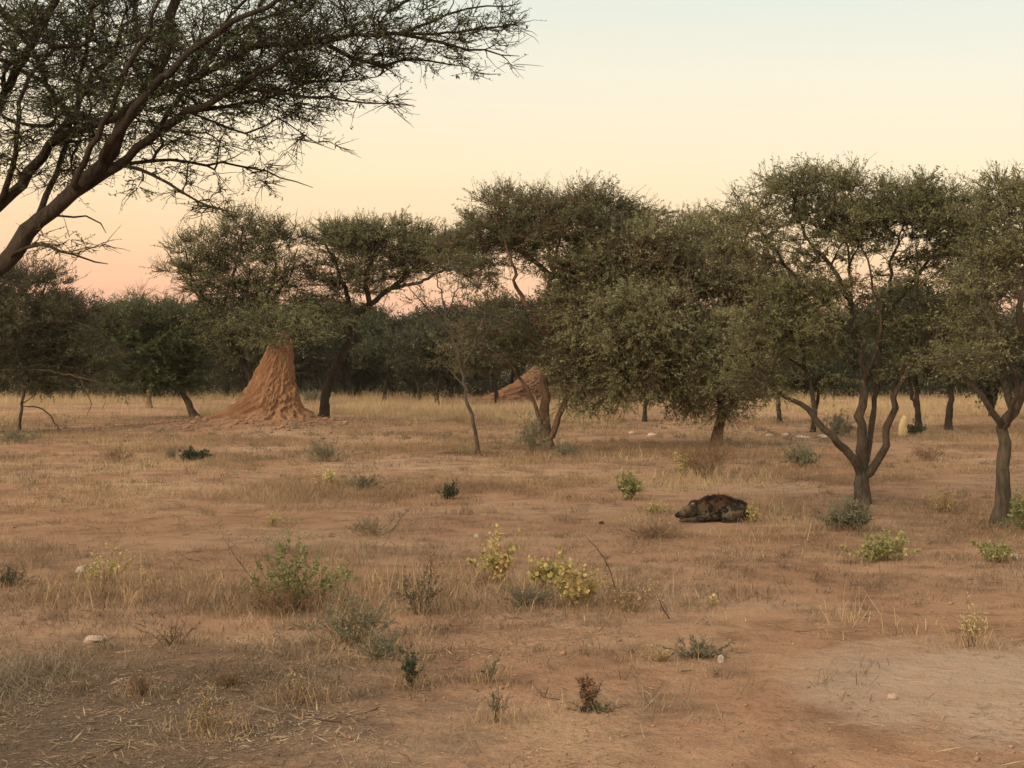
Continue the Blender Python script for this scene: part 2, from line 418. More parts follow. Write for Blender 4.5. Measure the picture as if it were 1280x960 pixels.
# --- right multi-stem tree
d = 22.5
tree_px('acacia_tree', 'acacia forking low into four spreading stems behind a grey green bush', None, d, [
    ([(1077, 628), (1078, 604), (1077, 585), (1076, 540), (1079, 480), (1076, 430), (1066, 390), (1042, 340), (1012, 300)], .095, .022),
    ([(1076, 590), (1066, 573, -.1), (1048, 552, -.2), (1020, 526, -.3), (995, 506, -.3), (966, 482, -.3), (946, 456, -.3)], .068, .016),
    ([(1080, 590), (1086, 560, .1), (1093, 510, .2), (1097, 460, .2), (1104, 400, .2), (1112, 340, .2), (1130, 285, .2)], .048, .014),
    ([(1082, 600), (1094, 580), (1106, 556, -.1), (1117, 510, -.2), (1130, 470, -.3), (1152, 440, -.3), (1187, 402, -.3), (1215, 370, -.3)], .066, .014),
    ([(1104, 400, .2), (1145, 345, .6), (1180, 300, .8), (1200, 260, .8)], .035, .01),
    ([(1076, 430), (1022, 370, .3), (972, 320, .4), (932, 262, .4), (915, 235, .4)], .04, .008),
    ([(1020, 526, -.3), (1012, 475, .2), (1000, 430, .4), (985, 390, .5)], .04, .012),
    ([(1078, 480), (1100, 420, -.3), (1090, 350, -.4), (1075, 285, -.4)], .03, .008),
    ([(1130, 470, -.3), (1140, 420, .5), (1145, 370, .8), (1150, 300, 1)], .04, .01),
    ([(1066, 390), (1060, 330, .6), (1055, 270, .9), (1050, 220, .9)], .03, .006),
], [(1050, 238, 85, 28), (960, 250, 45, 24), (925, 240, 22, 14), (1140, 248, 70, 32), (990, 305, 55, 32), (1078, 290, 75, 26), (1160, 315, 55, 38), (1000, 405, 60, 32, 1.2, 0, .8), (955, 440, 42, 32, .8, 0, .8),
    (1050, 360, 36, 22, .8, 0, .5), (1155, 400, 62, 36), (1200, 438, 46, 26, .8, 0, .8), (1090, 262, 110, 26), (1125, 450, 36, 16, .6, 0, .6), (1090, 345, 60, 22, .8, 0, .5), (1015, 470, 30, 16, .5, 0, .5), (1050, 212, 50, 12, 1.1, 0, .6), (925, 300, 36, 18, .8), (1200, 300, 40, 40, 1), (1040, 420, 40, 26, .9, 0, .6), (945, 470, 50, 18, .8), (1180, 440, 60, 26, 1), (1110, 400, 36, 20, .8, .4, .6), (985, 345, 50, 18, .9), (1020, 215, 60, 12, 1), (925, 268, 42, 22, 1), (1205, 262, 50, 28, 1.1), (1225, 320, 42, 40, 1), (960, 395, 50, 30, 1), (1000, 345, 55, 24, 1.2), (1150, 235, 70, 18, 1.2), (975, 225, 40, 12, .9)],
    46, (M_bark, M_leafy), dy=16, leafL=0.034, leafW=.42, twigs=11, twigL=0.32, lpt=19, flat=.4)

# --- broad dense tree in the middle
d = 38.5
FWD = lambda bl, a, b, t: [tuple(list(x[:4]) + [x[4] if len(x) > 4 else None, (x[5] if len(x) > 5 else 0) + (a if x[0] < t else b)] + list(x[6:])) for x in bl]
tree_px('acacia_tree', 'broad dense pale olive acacia whose foliage hangs low over a short reddish trunk', None, d, [
    ([(895, 558), (901, 528), (911, 492), (906, 455), (880, 420), (850, 375)], .14, .04),
    ([(908, 500), (935, 450, .4), (960, 410, .6), (975, 365, .7)], .09, .02),
    ([(906, 455), (850, 440, -.7), (790, 420, -1), (740, 412, -1.2), (715, 405, -1.2)], .09, .015),
    ([(880, 420), (872, 360, .5), (862, 315, .8), (850, 275, .8)], .07, .015),
    ([(903, 520), (897, 490, -.3), (893, 470, -.6), (870, 400, -1.8), (860, 350, -2.2)], .06, .02),
    ([(850, 375), (800, 350, .5), (765, 330, .8), (730, 340, .8)], .06, .015),
    ([(906, 455), (940, 400, -1.5), (950, 350, -1.8)], .06, .015),
], FWD([(815, 312, 80, 42), (770, 365, 72, 52), (870, 350, 95, 55), (935, 345, 60, 45), (738, 415, 42, 46), (830, 440, 105, 48), (920, 420, 65, 48), (775, 468, 58, 34), (955, 440, 45, 36), (870, 298, 55, 26), (860, 482, 75, 22), (925, 478, 50, 22), (800, 400, 100, 40, 2.6), (750, 500, 30, 14, .6), (712, 385, 34, 34, 1), (705, 445, 26, 30, .8), (745, 330, 40, 28, 1.2), (985, 370, 36, 30, 1), (985, 415, 30, 34, .9), (800, 285, 50, 18, 1.2), (900, 275, 50, 14, 1.2), (720, 480, 30, 24, .8), (900, 500, 50, 14, 1)], -1.7, -.3, 850),
    11, (M_barkr, M_leafp), dy=12, leafL=0.048, leafW=.42, twigs=15, twigL=0.58, lpt=26, shoots=3, jitter=0.06, twig_r=0.007, flat=0.6)

# --- middle tree with several stems
d = 37.0
tree_px('acacia_tree', 'tall acacia with reddish trunk and two side stems hiding the small red mound', None, d, [
    ([(683, 563), (682, 520), (680, 470), (686, 430), (681, 390), (690, 340), (702, 295)], .14, .03),
    ([(680, 545), (668, 505, -.3), (655, 480, -.4), (630, 450, -.6), (600, 426, -.7), (570, 412, -.7)], .06, .012),
    ([(681, 440), (655, 416, .2), (620, 396, .3), (590, 385, .3), (560, 380, .3)], .06, .012),
    ([(688, 552), (700, 515, -.1), (713, 482, -.2), (734, 450, -.4), (748, 415, -.4)], .085, .02),
    ([(689, 345), (650, 312, .3), (610, 287, .4), (575, 268, .4)], .07, .01),
    ([(689, 350), (740, 300, .2), (772, 262, .3), (800, 248, .3)], .07, .01),
    ([(683, 420), (652, 370, -.5), (640, 330, -.7), (626, 285, -.7), (615, 255, -.7)], .07, .012),
    ([(690, 340), (680, 290, .9), (670, 250, 1.2)], .05, .01),
    ([(734, 450, -.4), (730, 400, .3), (745, 340, .6), (780, 300, .7)], .06, .015),
    ([(686, 430), (700, 370, -.3), (715, 300, -.5), (725, 265, -.5)], .05, .012),
], FWD([(650, 262, 72, 28), (722, 256, 70, 30), (612, 298, 46, 16), (588, 272, 32, 20), (790, 275, 55, 32), (690, 305, 55, 22, 1.4, 0, .8), (618, 398, 52, 14, .8, 0, .8), (590, 425, 42, 14, .6, -.5), (640, 362, 34, 8, .6, 0, .7), (735, 370, 34, 40, 1, .5), (672, 438, 34, 16, .6, 0, .6), (640, 440, 40, 12, .6, -.4), (610, 340, 40, 8, .6, -.3, .5), (655, 235, 55, 12, 1.2), (730, 235, 55, 12, 1.2), (760, 300, 50, 30, 1.2), (665, 290, 60, 14, 1.3), (640, 410, 40, 16, .8), (600, 450, 40, 12, .8), (560, 300, 24, 14, .7), (575, 395, 34, 10, .7), (700, 270, 80, 26, 1.6), (640, 280, 70, 22, 1.5), (760, 265, 50, 26, 1.3), (600, 312, 44, 12, 1), (575, 290, 30, 18, .9), (715, 330, 40, 24, 1), (615, 415, 50, 12, 1), (580, 440, 40, 14, 1)], 0, 1.0, 735),
    14, (M_barkr, M_leaf), dy=15, leafL=0.046, leafW=.42, twigs=13, twigL=0.48, lpt=19, twig_r=0.0065, flat=.4)

# --- thin sapling
d = 35.0
tree_px('thorn_sapling', 'thin bare stemmed sapling with a sparse crown standing alone on the grass', None, d, [
    ([(598, 568), (594, 540), (587, 510), (577, 462), (566, 420), (551, 372), (545, 335)], .05, .012),
    ([(577, 462), (595, 425, .2), (606, 390, .3), (611, 355, .3)], .03, .006),
    ([(566, 420), (535, 388, -.2), (515, 365, -.2), (505, 350, -.2)], .03, .006),
    ([(558, 395), (572, 360, .3), (578, 330, .3)], .02, .005),
    ([(582, 485), (555, 455, .2), (535, 440, .2)], .02, .005),
], [(545, 372, 42, 30, .8, 0, .8), (598, 390, 34, 32, .7, .2, .7), (582, 345, 30, 22, .6, .2, .6), (600, 435, 40, 16, .6), (545, 430, 28, 14, .5, 0, .7)],
    14, (M_bark, M_leaf), leafL=0.06, twigs=8, twigL=0.45, lpt=6, twig_r=0.006, bare=0.25)

# --- umbrella tree right behind the mound
d = 56.0
tree_px('acacia_tree', 'flat topped umbrella acacia with dark bent trunk rising beside the big orange mound', None, d, [
    ([(404, 527), (407, 498), (417, 466), (436, 426), (441, 402), (458, 383), (489, 361), (508, 343), (545, 322)], .20, .05),
    ([(441, 404), (418, 400, -.3), (392, 404, -.8), (374, 420, -1), (366, 432, -1)], .12, .04),
    ([(440, 402), (432, 365, .6), (420, 330, 1), (405, 300, 1)], .12, .03),
    ([(462, 380), (458, 345, -.8), (470, 312, -1.3), (480, 290, -1.3)], .11, .03),
    ([(392, 404, -.8), (380, 385, -1.2), (365, 372, -1.5)], .07, .02),
    ([(508, 343), (500, 310, .8), (495, 285, 1)], .08, .02),
    ([(489, 361), (530, 350, -.8), (575, 325, -1), (600, 315, -1)], .08, .02),
], [(480, 288, 80, 14, 2.4), (555, 306, 52, 18, 2), (432, 302, 52, 22, 2), (520, 322, 56, 14, 2), (410, 372, 56, 14, 1.6), (384, 388, 36, 12, 1.4, -1), (470, 328, 55, 14, 1.8), (405, 335, 36, 18, 1.6), (345, 402, 42, 14, 1.4, -2), (585, 330, 35, 14, 1.4), (450, 345, 60, 14, 1.6), (380, 405, 50, 12, 1.4, -2.5), (400, 385, 60, 14, 1.6, -1.5), (500, 305, 70, 16, 2.2), (430, 285, 40, 10, 1.5)],
    7, (M_barkd, M_leafy), dy=8, leafL=0.06, twigs=14, twigL=0.62, lpt=17, twig_r=0.009, flat=0.4)

# --- tree behind mound leaning left
d = 54.0
tree_px('acacia_tree', 'wide loose acacia leaning out from behind the big orange mound', None, d, [
    ([(338, 530), (322, 492), (298, 442), (264, 394), (243, 352), (230, 312)], .15, .03),
    ([(300, 446), (322, 392, .4), (345, 340, .6), (335, 295, .6)], .10, .03),
    ([(270, 402), (290, 350, -.6), (300, 310, -.8), (305, 280, -.8)], .08, .02),
    ([(255, 380), (225, 340, .5), (205, 310, .6)], .05, .015),
    ([(322, 392, .4), (360, 350, -.6), (372, 310, -.9)], .07, .02),
    ([(298, 442), (275, 455, -.4), (262, 470, -.6), (255, 485, -.6)], .02, .006),
], [(292, 296, 78, 20, 2), (226, 306, 30, 13, 1), (262, 340, 52, 20, 1.5), (340, 335, 58, 26, 1.8), (322, 378, 54, 22, 1.5), (352, 285, 50, 14, 1.6), (300, 415, 52, 22, 1.4, -.3), (250, 370, 26, 13, .8), (355, 400, 40, 18, 1.2, -2.5), (312, 270, 40, 10, 1.4), (335, 400, 50, 18, 1.4, -2.2), (352, 418, 40, 10, 1.0, -5.4, 1.8), (326, 422, 24, 9, .8, -5.2), (388, 410, 30, 9, 1, -5), (285, 390, 50, 24, 1.4), (270, 320, 50, 18, 1.5), (240, 330, 40, 14, 1.2), (310, 360, 70, 20, 1.6), (300, 430, 50, 20, 1.2)],
    5.8, (M_barkd, M_leafy), dy=8, leafL=0.06, twigs=13, twigL=0.64, lpt=17, twig_r=0.009, flat=0.4)

# --- low green tree, leaning trunk, left of mound
d = 60.0
tree_px('acacia_tree', 'low bushy green tree on a short leaning trunk next to the drooping thorn tree', None, d, [
    ([(245, 523), (233, 500), (222, 478), (206, 450), (190, 420), (170, 400)], .15, .04),
    ([(222, 480), (228, 440, .5), (243, 410, .7)], .10, .03),
    ([(206, 450), (170, 440, -.8), (145, 430, -1)], .08, .02),
    ([(206, 450), (215, 410, -1), (210, 385, -1.4)], .08, .02),
], [(190, 405, 66, 22, 2.2), (235, 420, 40, 26, 1.6), (170, 435, 55, 28, 2), (205, 458, 58, 24, 1.8), (150, 398, 34, 16, 1.3), (232, 472, 30, 14, 1), (150, 465, 35, 22, 1.5)],
    10, (M_bark, M_leafg), leafL=0.08, twigs=14, twigL=0.7, lpt=15, twig_r=0.01)

# --- drooping tree far left
d = 46.0
tree_px('thorn_tree', 'spreading thorn tree with drooping bare lower branches and thin stems by the picture edge', None, d, [
    ([(-62, 541), (-55, 500), (-30, 465), (10, 430), (40, 395), (55, 360)], .16, .04),
    ([(24, 542), (27, 505), (33, 480), (52, 450), (60, 415), (70, 390)], .055, .02),
    ([(76, 545), (64, 520, .2), (48, 510, .2), (29, 508, 0)], .03, .02),
    ([(-30, 465), (40, 462, -.6), (100, 472, -.8), (140, 484, -.8), (170, 497, -.8)], .06, .008),
    ([(100, 472, -.8), (108, 492, -.8), (114, 505, -.8), (108, 522, -.8)], .022, .006),
    ([(60, 465, -.6), (125, 490, -.3), (130, 515, -.3)], .02, .006),
    ([(27, 505), (42, 495, -.3), (50, 480, -.3)], .02, .008),
    ([(-30, 465), (-60, 420, .5), (-70, 370, .7)], .08, .02),
    ([(40, 395), (90, 400, -.5), (125, 420, -.6)], .06, .015),
], [(30, 352, 60, 20, 1.8), (62, 395, 66, 26, 1.8), (20, 425, 66, 38, 1.8), (92, 435, 52, 28, 1.4), (40, 468, 80, 16, 1.4), (122, 455, 28, 20, 1), (-50, 395, 60, 56, 1.8), (140, 484, 24, 6, .5, -.7), (-60, 460, 50, 25, 1.3)],
    11, (M_bark, M_leafd), leafL=0.065, twigs=13, twigL=0.6, lpt=16, twig_r=0.008, bare=0.1, flat=0.4)

# --- bare dead tree beyond
d = 76.0
tree_px('dead_tree', 'bare leafless grey tree with twiggy top showing above the green bushy tree', None, d, [
    ([(186, 508), (187, 450), (184, 410), (182, 385), (178, 365)], .15, .03),
    ([(184, 410), (200, 385, .3), (210, 365, .3)], .06, .02),
    ([(184, 410), (160, 390, .3), (150, 372, .3)], .06, .02),
    ([(187, 440), (145, 420, 0), (132, 395, 0), (137, 378, 0)], .06, .02),
], [(185, 378, 36, 18, 1.4), (150, 385, 20, 12, 1), (205, 385, 22, 14, 1)], 6, (M_twig, M_leaf), shoots=0, lpt=0, twigs=8, twigL=0.6, twig_r=0.010, tiprad=0.012)

# ------------------------------------------------------------------ distant tree line: copies of four models
def bg_proto(seed, h, w, bush, mat, nm, label, group):
    b = np.array([0, 0, 0.0])
    nst = 2 if not bush else 4
    limbs = []
    for i in range(nst):
        a = rng.uniform(0, 6.28); lean = rng.uniform(.1, .45) * h * .5
        p1 = np.array([math.cos(a) * lean * .3, math.sin(a) * lean * .3, h * .25])
        p2 = np.array([math.cos(a) * lean, math.sin(a) * lean, h * .55])
        p3 = p2 + np.array([math.cos(a) * w * .18, math.sin(a) * w * .18, h * .25])
        limbs.append(([b + (0 if i == 0 else .02), p1, p2, p3], .14 if i == 0 else .09, .03))
    tg = []
    for i in range(9):
        a = rng.uniform(0, 6.28); r = rng.uniform(0, .33) * w
        z = h * rng.uniform(.35 if bush else .55, .86)
        c = np.array([math.cos(a) * r, math.sin(a) * r, z])
        n = 16
        v = norm(rng.normal(size=(n, 3))) * (rng.random((n, 1)) ** .42)
        tg.append(c + v * np.array([w * .24, w * .24, h * (.17 if bush else .11)]))
    return build_tree(nm, label, 'tree', b, limbs, np.concatenate(tg), (M_barkd, mat), shoots=0, leafL=0.15, twigs=12, twigL=0.75, lpt=11, twig_r=0.012, group=group, flat=.5)
def copy_tree(root, loc, rz, sc, label=None):
    r = root.copy(); COL.objects.link(r); r.location = [float(v) for v in loc]; r.rotation_euler = (0, 0, rz); r.scale = sc
    if label: r['label'] = label
    for ch in root.children:
        c = ch.copy(); COL.objects.link(c); c.parent = r
    return r
GRP = 'trees of the distant tree line'
LB = ['dark umbrella thorn in the unbroken tree line beyond the pale grass', 'dark bushy thorn tree in the unbroken tree line beyond the pale grass']
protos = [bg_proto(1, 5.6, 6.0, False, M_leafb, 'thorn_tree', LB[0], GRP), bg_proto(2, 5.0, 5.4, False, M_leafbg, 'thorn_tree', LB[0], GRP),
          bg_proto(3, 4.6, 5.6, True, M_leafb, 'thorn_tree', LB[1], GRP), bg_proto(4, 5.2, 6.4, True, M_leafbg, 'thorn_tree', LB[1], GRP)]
used = [False] * 4
def place_bg(k, x, y, s, sz, label=None):
    loc = (x, y, float(H(x, y)) - .03); rz = rng.uniform(0, 6.28); sc = (s, s, s * sz)
    if not used[k]:
        used[k] = True; r = protos[k]; r.location = loc; r.rotation_euler = (0, 0, rz); r.scale = sc
        if label: r['label'] = label
        return r
    return copy_tree(protos[k], loc, rz, sc, label or LB[0 if k < 2 else 1])
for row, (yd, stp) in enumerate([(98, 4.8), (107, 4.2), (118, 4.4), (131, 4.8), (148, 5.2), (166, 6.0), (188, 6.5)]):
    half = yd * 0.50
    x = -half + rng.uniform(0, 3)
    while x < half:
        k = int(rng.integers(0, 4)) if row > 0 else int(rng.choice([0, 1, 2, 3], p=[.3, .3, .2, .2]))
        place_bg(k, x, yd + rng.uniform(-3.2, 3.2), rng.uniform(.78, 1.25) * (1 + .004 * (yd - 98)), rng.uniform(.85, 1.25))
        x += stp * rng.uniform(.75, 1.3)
# trees standing forward of the line, each known by its trunk
for px, py, k, s, lab in [(806, 527, 1, .62, 'small tree with thin trunk showing under the low foliage of the broad olive acacia'),
                          (975, 529, 0, .66, 'small tree with thin dark trunk seen past the lowest limb of the four stemmed acacia'),
                          (1016, 540, 1, .60, 'slim tree seen between low limb and upright stems of the four stemmed acacia'),
                          (1186, 538, 0, .85, 'dark trunked tree standing on the pale grass between the two nearest acacias'),
                          (1148, 537, 1, .80, 'leaning dark trunked tree next to the pale yellow stump'),
                          (445, 497, 3, .9, 'dark tree standing in the gap between umbrella acacia and thin sapling'),
                          (525, 500, 0, .85, 'double trunked dark tree behind the thin sapling'),
                          (1240, 520, 2, .8, 'bushy dark tree behind the straight trunk of the edge acacia'),
                          (545, 506, 2, .95, 'low dark thorn tree with foliage to the ground behind the thin sapling'),
                          (622, 504, 0, .95, 'dark umbrella tree between the thin sapling and the small red earth mound'),
                          (480, 503, 1, .9, 'dark tree with open crown standing right of the umbrella acacia'),
                          (310, 506, 2, 1.0, 'dense dark tree directly behind the big orange mound'),
                          (720, 504, 3, 1.0, 'dense dark tree behind the small red earth mound'),
                          (90, 502, 3, .95, 'bushy green tree behind the drooping thorn tree')]:
    g, dd = GP(px, py); place_bg(k, g[0], g[1], s, 1.0, lab)

# undergrowth mass at the foot of the tree line
def undergrowth():
    g = Geo()
    n = 4600
    y = rng.uniform(101, 260, n); x = rng.uniform(-.62, .62, n) * y
    hh = rng.uniform(.5, 2.2, n) * (0.6 + fbm(x * .1, y * .1)) * (1 + .9 * sstep(150, 200, y))
    m = 46
    xx = np.repeat(x, m); yy = np.repeat(y, m); h_ = np.repeat(hh, m)
    v = norm(rng.normal(size=(n * m, 3))) * rng.random((n * m, 1)) ** .4
    pos = np.stack([xx + v[:, 0] * h_ * .8, yy + v[:, 1] * h_ * .8, np.abs(v[:, 2]) * h_], 1); pos[:, 2] += H(pos[:, 0], pos[:, 1])
    L = rng.uniform(.15, .38, n * m)
    leaves(g, pos, rdir(n * m), norm(rdir(n * m) + np.array([0, 0, .5])), L, L * .5)
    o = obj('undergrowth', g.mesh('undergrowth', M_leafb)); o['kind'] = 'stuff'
    o['label'] = 'dark tangled undergrowth at the foot of the distant trees'
undergrowth()

# ------------------------------------------------------------------ ground
def ground():
    def axis(lim, near, n):
        t = np.linspace(-1, 1, n); return np.sign(t) * (near * np.abs(t) + (lim - near) * np.abs(t) ** 5)
    X = axis(2500, 45, 420)
    t = np.linspace(0, 1, 560)
    Y = -60 + 66 * np.minimum(t / .08, 1) + np.where(t > .08, (t - .08) / .92, 0) * 60 + 2900 * np.where(t > .5, (t - .5) / .5, 0) ** 5
    XX, YY = np.meshgrid(X, Y)
    ZZ = H(XX, YY)
    V = np.stack([XX, YY, ZZ], -1).reshape(-1, 3)
    ny, nx = XX.shape
    idx = np.arange(nx * ny).reshape(ny, nx)
    q = np.stack([idx[:-1, :-1], idx[:-1, 1:], idx[1:, 1:], idx[1:, :-1]], -1).reshape(-1, 4)
    me = mesh_from('ground', V, [q], M_ground, True)
    # worn pale track across the lower right
    x, y = V[:, 0], V[:, 1]
    yy = np.clip(y, 1, None)
    ppx = 640 + F * x / yy; ppy = HZ + F * CH / yy
    o = obj('ground', me); o['kind'] = 'structure'
    return o
def soil_mat():
    m, nt, out = newmat('savanna_soil')
    geo = N(nt, 'ShaderNodeNewGeometry'); L = nt.links.new
    def noise(scale, det=5.0, rough=.6, dist=0.0, mapsc=None):
        n = N(nt, 'ShaderNodeTexNoise', inp={'Scale': scale, 'Detail': det, 'Roughness': rough, 'Distortion': dist})
        if mapsc:
            mp = N(nt, 'ShaderNodeMapping', inp={'Scale': mapsc}); L(geo.outputs['Position'], mp.inputs[0]); L(mp.outputs[0], n.inputs['Vector'])
        else: L(geo.outputs['Position'], n.inputs['Vector'])
        return n
    def mix(fac, a, b, blend='MIX'):
        x = N(nt, 'ShaderNodeMix', data_type='RGBA', blend_type=blend)
        if isinstance(fac, float): x.inputs[0].default_value = fac
        else: L(fac, x.inputs[0])
        for i, v in ((6, a), (7, b)):
            if isinstance(v, tuple): x.inputs[i].default_value = (*v, 1)
            else: L(v, x.inputs[i])
        return x.outputs[2]
    big = noise(.22, 4, .55); r0 = ramp(nt, [(.35, (.250, .141, .085)), (.5, (.298, .179, .111)), (.68, (.335, .222, .144))]); L(big.outputs['Fac'], r0.inputs[0])
    mid = noise(1.7, 6, .65, .4); r1 = ramp(nt, [(.3, (.62, .59, .57)), (.5, (.98, .98, .98)), (.72, (1.16, 1.15, 1.12))]); L(mid.outputs['Fac'], r1.inputs[0])
    c = mix(1.0, r0.outputs[0], r1.outputs[0], 'MULTIPLY')
    # straw litter patches
    p1 = noise(.55, 5, .7, .6); rp = ramp(nt, [(.50, (0, 0, 0)), (.66, (1, 1, 1))]); L(p1.outputs['Fac'], rp.inputs[0])
    f1 = noise(30, 3, .7); rf = ramp(nt, [(.40, (0, 0, 0)), (.62, (1, 1, 1))]); L(f1.outputs['Fac'], rf.inputs[0])
    ml = N(nt, 'ShaderNodeMath', operation='MULTIPLY', inp={}); L(rp.outputs[0], ml.inputs[0]); L(rf.outputs[0], ml.inputs[1])
    ml2 = N(nt, 'ShaderNodeMath', operation='MULTIPLY', inp={1: .75}); L(ml.outputs[0], ml2.inputs[0])
    c = mix(ml2.outputs[0], c, (.40, .29, .175))
    # dark crumbs
    f2 = noise(55, 2, .6); rk = ramp(nt, [(.33, (1, 1, 1)), (.42, (0, 0, 0))]); L(f2.outputs['Fac'], rk.inputs[0])
    kk = N(nt, 'ShaderNodeMath', operation='MULTIPLY', inp={1: .6}); L(rk.outputs[0], kk.inputs[0])
    c = mix(kk.outputs[0], c, (.13, .08, .05))
    # pale worn sand by the track (world position mask)
    sx = N(nt, 'ShaderNodeSeparateXYZ'); L(geo.outputs['Position'], sx.inputs[0])
    dx = N(nt, 'ShaderNodeMath', operation='MULTIPLY_ADD', inp={1: 1 / 1.75, 2: -3.35 / 1.75}); L(sx.outputs[0], dx.inputs[0])
    dy = N(nt, 'ShaderNodeMath', operation='MULTIPLY_ADD', inp={1: 1 / 2.0, 2: -9.3 / 2.0}); L(sx.outputs[1], dy.inputs[0])
    d2 = N(nt, 'ShaderNodeMath', operation='MULTIPLY'); L(dx.outputs[0], d2.inputs[0]); L(dx.outputs[0], d2.inputs[1])
    d3 = N(nt, 'ShaderNodeMath', operation='MULTIPLY_ADD'); L(dy.outputs[0], d3.inputs[0]); L(dy.outputs[0], d3.inputs[1]); L(d2.outputs[0], d3.inputs[2])
    nz = noise(1.6, 8, .72, .6); d4 = N(nt, 'ShaderNodeMath', operation='MULTIPLY_ADD', inp={1: 2.6}); L(nz.outputs['Fac'], d4.inputs[0]); L(d3.outputs[0], d4.inputs[2])
    rt = ramp(nt, [(.42, (1, 1, 1)), (.68, (0, 0, 0))]); d5 = N(nt, 'ShaderNodeMath', operation='MULTIPLY', inp={1: 1 / 3.4}); L(d4.outputs[0], d5.inputs[0]); L(d5.outputs[0], rt.inputs[0])
    tk = N(nt, 'ShaderNodeMath', operation='MULTIPLY', inp={1: .75}); L(rt.outputs[0], tk.inputs[0])
    c = mix(tk.outputs[0], c, (.35, .262, .19))
    # grey-brown litter soil, lower left
    ex = N(nt, 'ShaderNodeMath', operation='MULTIPLY_ADD', inp={1: 1 / 2.3, 2: 2.6 / 2.3}); L(sx.outputs[0], ex.inputs[0])
    ey = N(nt, 'ShaderNodeMath', operation='MULTIPLY_ADD', inp={1: 1 / 2.6, 2: -8.6 / 2.6}); L(sx.outputs[1], ey.inputs[0])
    e2 = N(nt, 'ShaderNodeMath', operation='MULTIPLY'); L(ex.outputs[0], e2.inputs[0]); L(ex.outputs[0], e2.inputs[1])
    e3 = N(nt, 'ShaderNodeMath', operation='MULTIPLY_ADD'); L(ey.outputs[0], e3.inputs[0]); L(ey.outputs[0], e3.inputs[1]); L(e2.outputs[0], e3.inputs[2])
    nz2 = noise(2.2, 5, .65); e4 = N(nt, 'ShaderNodeMath', operation='MULTIPLY_ADD', inp={1: 2.2}); L(nz2.outputs['Fac'], e4.inputs[0]); L(e3.outputs[0], e4.inputs[2])
    e5 = N(nt, 'ShaderNodeMath', operation='MULTIPLY', inp={1: 1 / 3.2}); L(e4.outputs[0], e5.inputs[0])
    re = ramp(nt, [(.36, (1, 1, 1)), (.75, (0, 0, 0))]); L(e5.outputs[0], re.inputs[0])
    ek = N(nt, 'ShaderNodeMath', operation='MULTIPLY', inp={1: .92}); L(re.outputs[0], ek.inputs[0])
    c = mix(ek.outputs[0], c, (.104, .078, .056))
    # fine grain
    g1 = noise(140, 2, .7); rg = ramp(nt, [(.3, (.80, .80, .80)), (.7, (1.18, 1.18, 1.18))]); L(g1.outputs['Fac'], rg.inputs[0])
    c = mix(1.0, c, rg.outputs[0], 'MULTIPLY')
    p = N(nt, 'ShaderNodeBsdfPrincipled', inp={'Roughness': 1.0, 'Specular IOR Level': 0.0}); L(c, p.inputs['Base Color'])
    b1 = N(nt, 'ShaderNodeBump', inp={'Strength': .8, 'Distance': .09}); L(mid.outputs['Fac'], b1.inputs['Height'])
    hb = noise(9, 6, .7); b2 = N(nt, 'ShaderNodeBump', inp={'Strength': 1.0, 'Distance': .05}); L(hb.outputs['Fac'], b2.inputs['Height']); L(b1.outputs[0], b2.inputs['Normal'])
    b3 = N(nt, 'ShaderNodeBump', inp={'Strength': .5, 'Distance': .008}); L(f2.outputs['Fac'], b3.inputs['Height']); L(b2.outputs[0], b3.inputs['Normal'])
    L(b3.outputs[0], p.inputs['Normal']); L(p.outputs[0], out.inputs[0])
    return m
M_ground = soil_mat()
ground()

# ------------------------------------------------------------------ termite mounds
def mound_mat(name, a, b):
    m, nt, out = newmat(name); L = nt.links.new
    tc = N(nt, 'ShaderNodeTexCoord'); mp = N(nt, 'ShaderNodeMapping', inp={'Scale': (1, 1, .35)}); L(tc.outputs['Object'], mp.inputs[0])
    n1 = N(nt, 'ShaderNodeTexNoise', inp={'Scale': 3.0, 'Detail': 6.0, 'Roughness': .65}); L(mp.outputs[0], n1.inputs['Vector'])
    r = ramp(nt, [(.32, a), (.66, b)]); L(n1.outputs['Fac'], r.inputs[0])
    n2 = N(nt, 'ShaderNodeTexNoise', inp={'Scale': 16.0, 'Detail': 5.0, 'Roughness': .7}); L(mp.outputs[0], n2.inputs['Vector'])
    p = N(nt, 'ShaderNodeBsdfPrincipled', inp={'Roughness': .95, 'Specular IOR Level': .1}); L(r.outputs[0], p.inputs['Base Color'])
    bp = N(nt, 'ShaderNodeBump', inp={'Strength': 1.0, 'Distance': .10}); L(n2.outputs['Fac'], bp.inputs['Height']); L(bp.outputs[0], p.inputs['Normal'])
    L(p.outputs[0], out.inputs[0]); return m
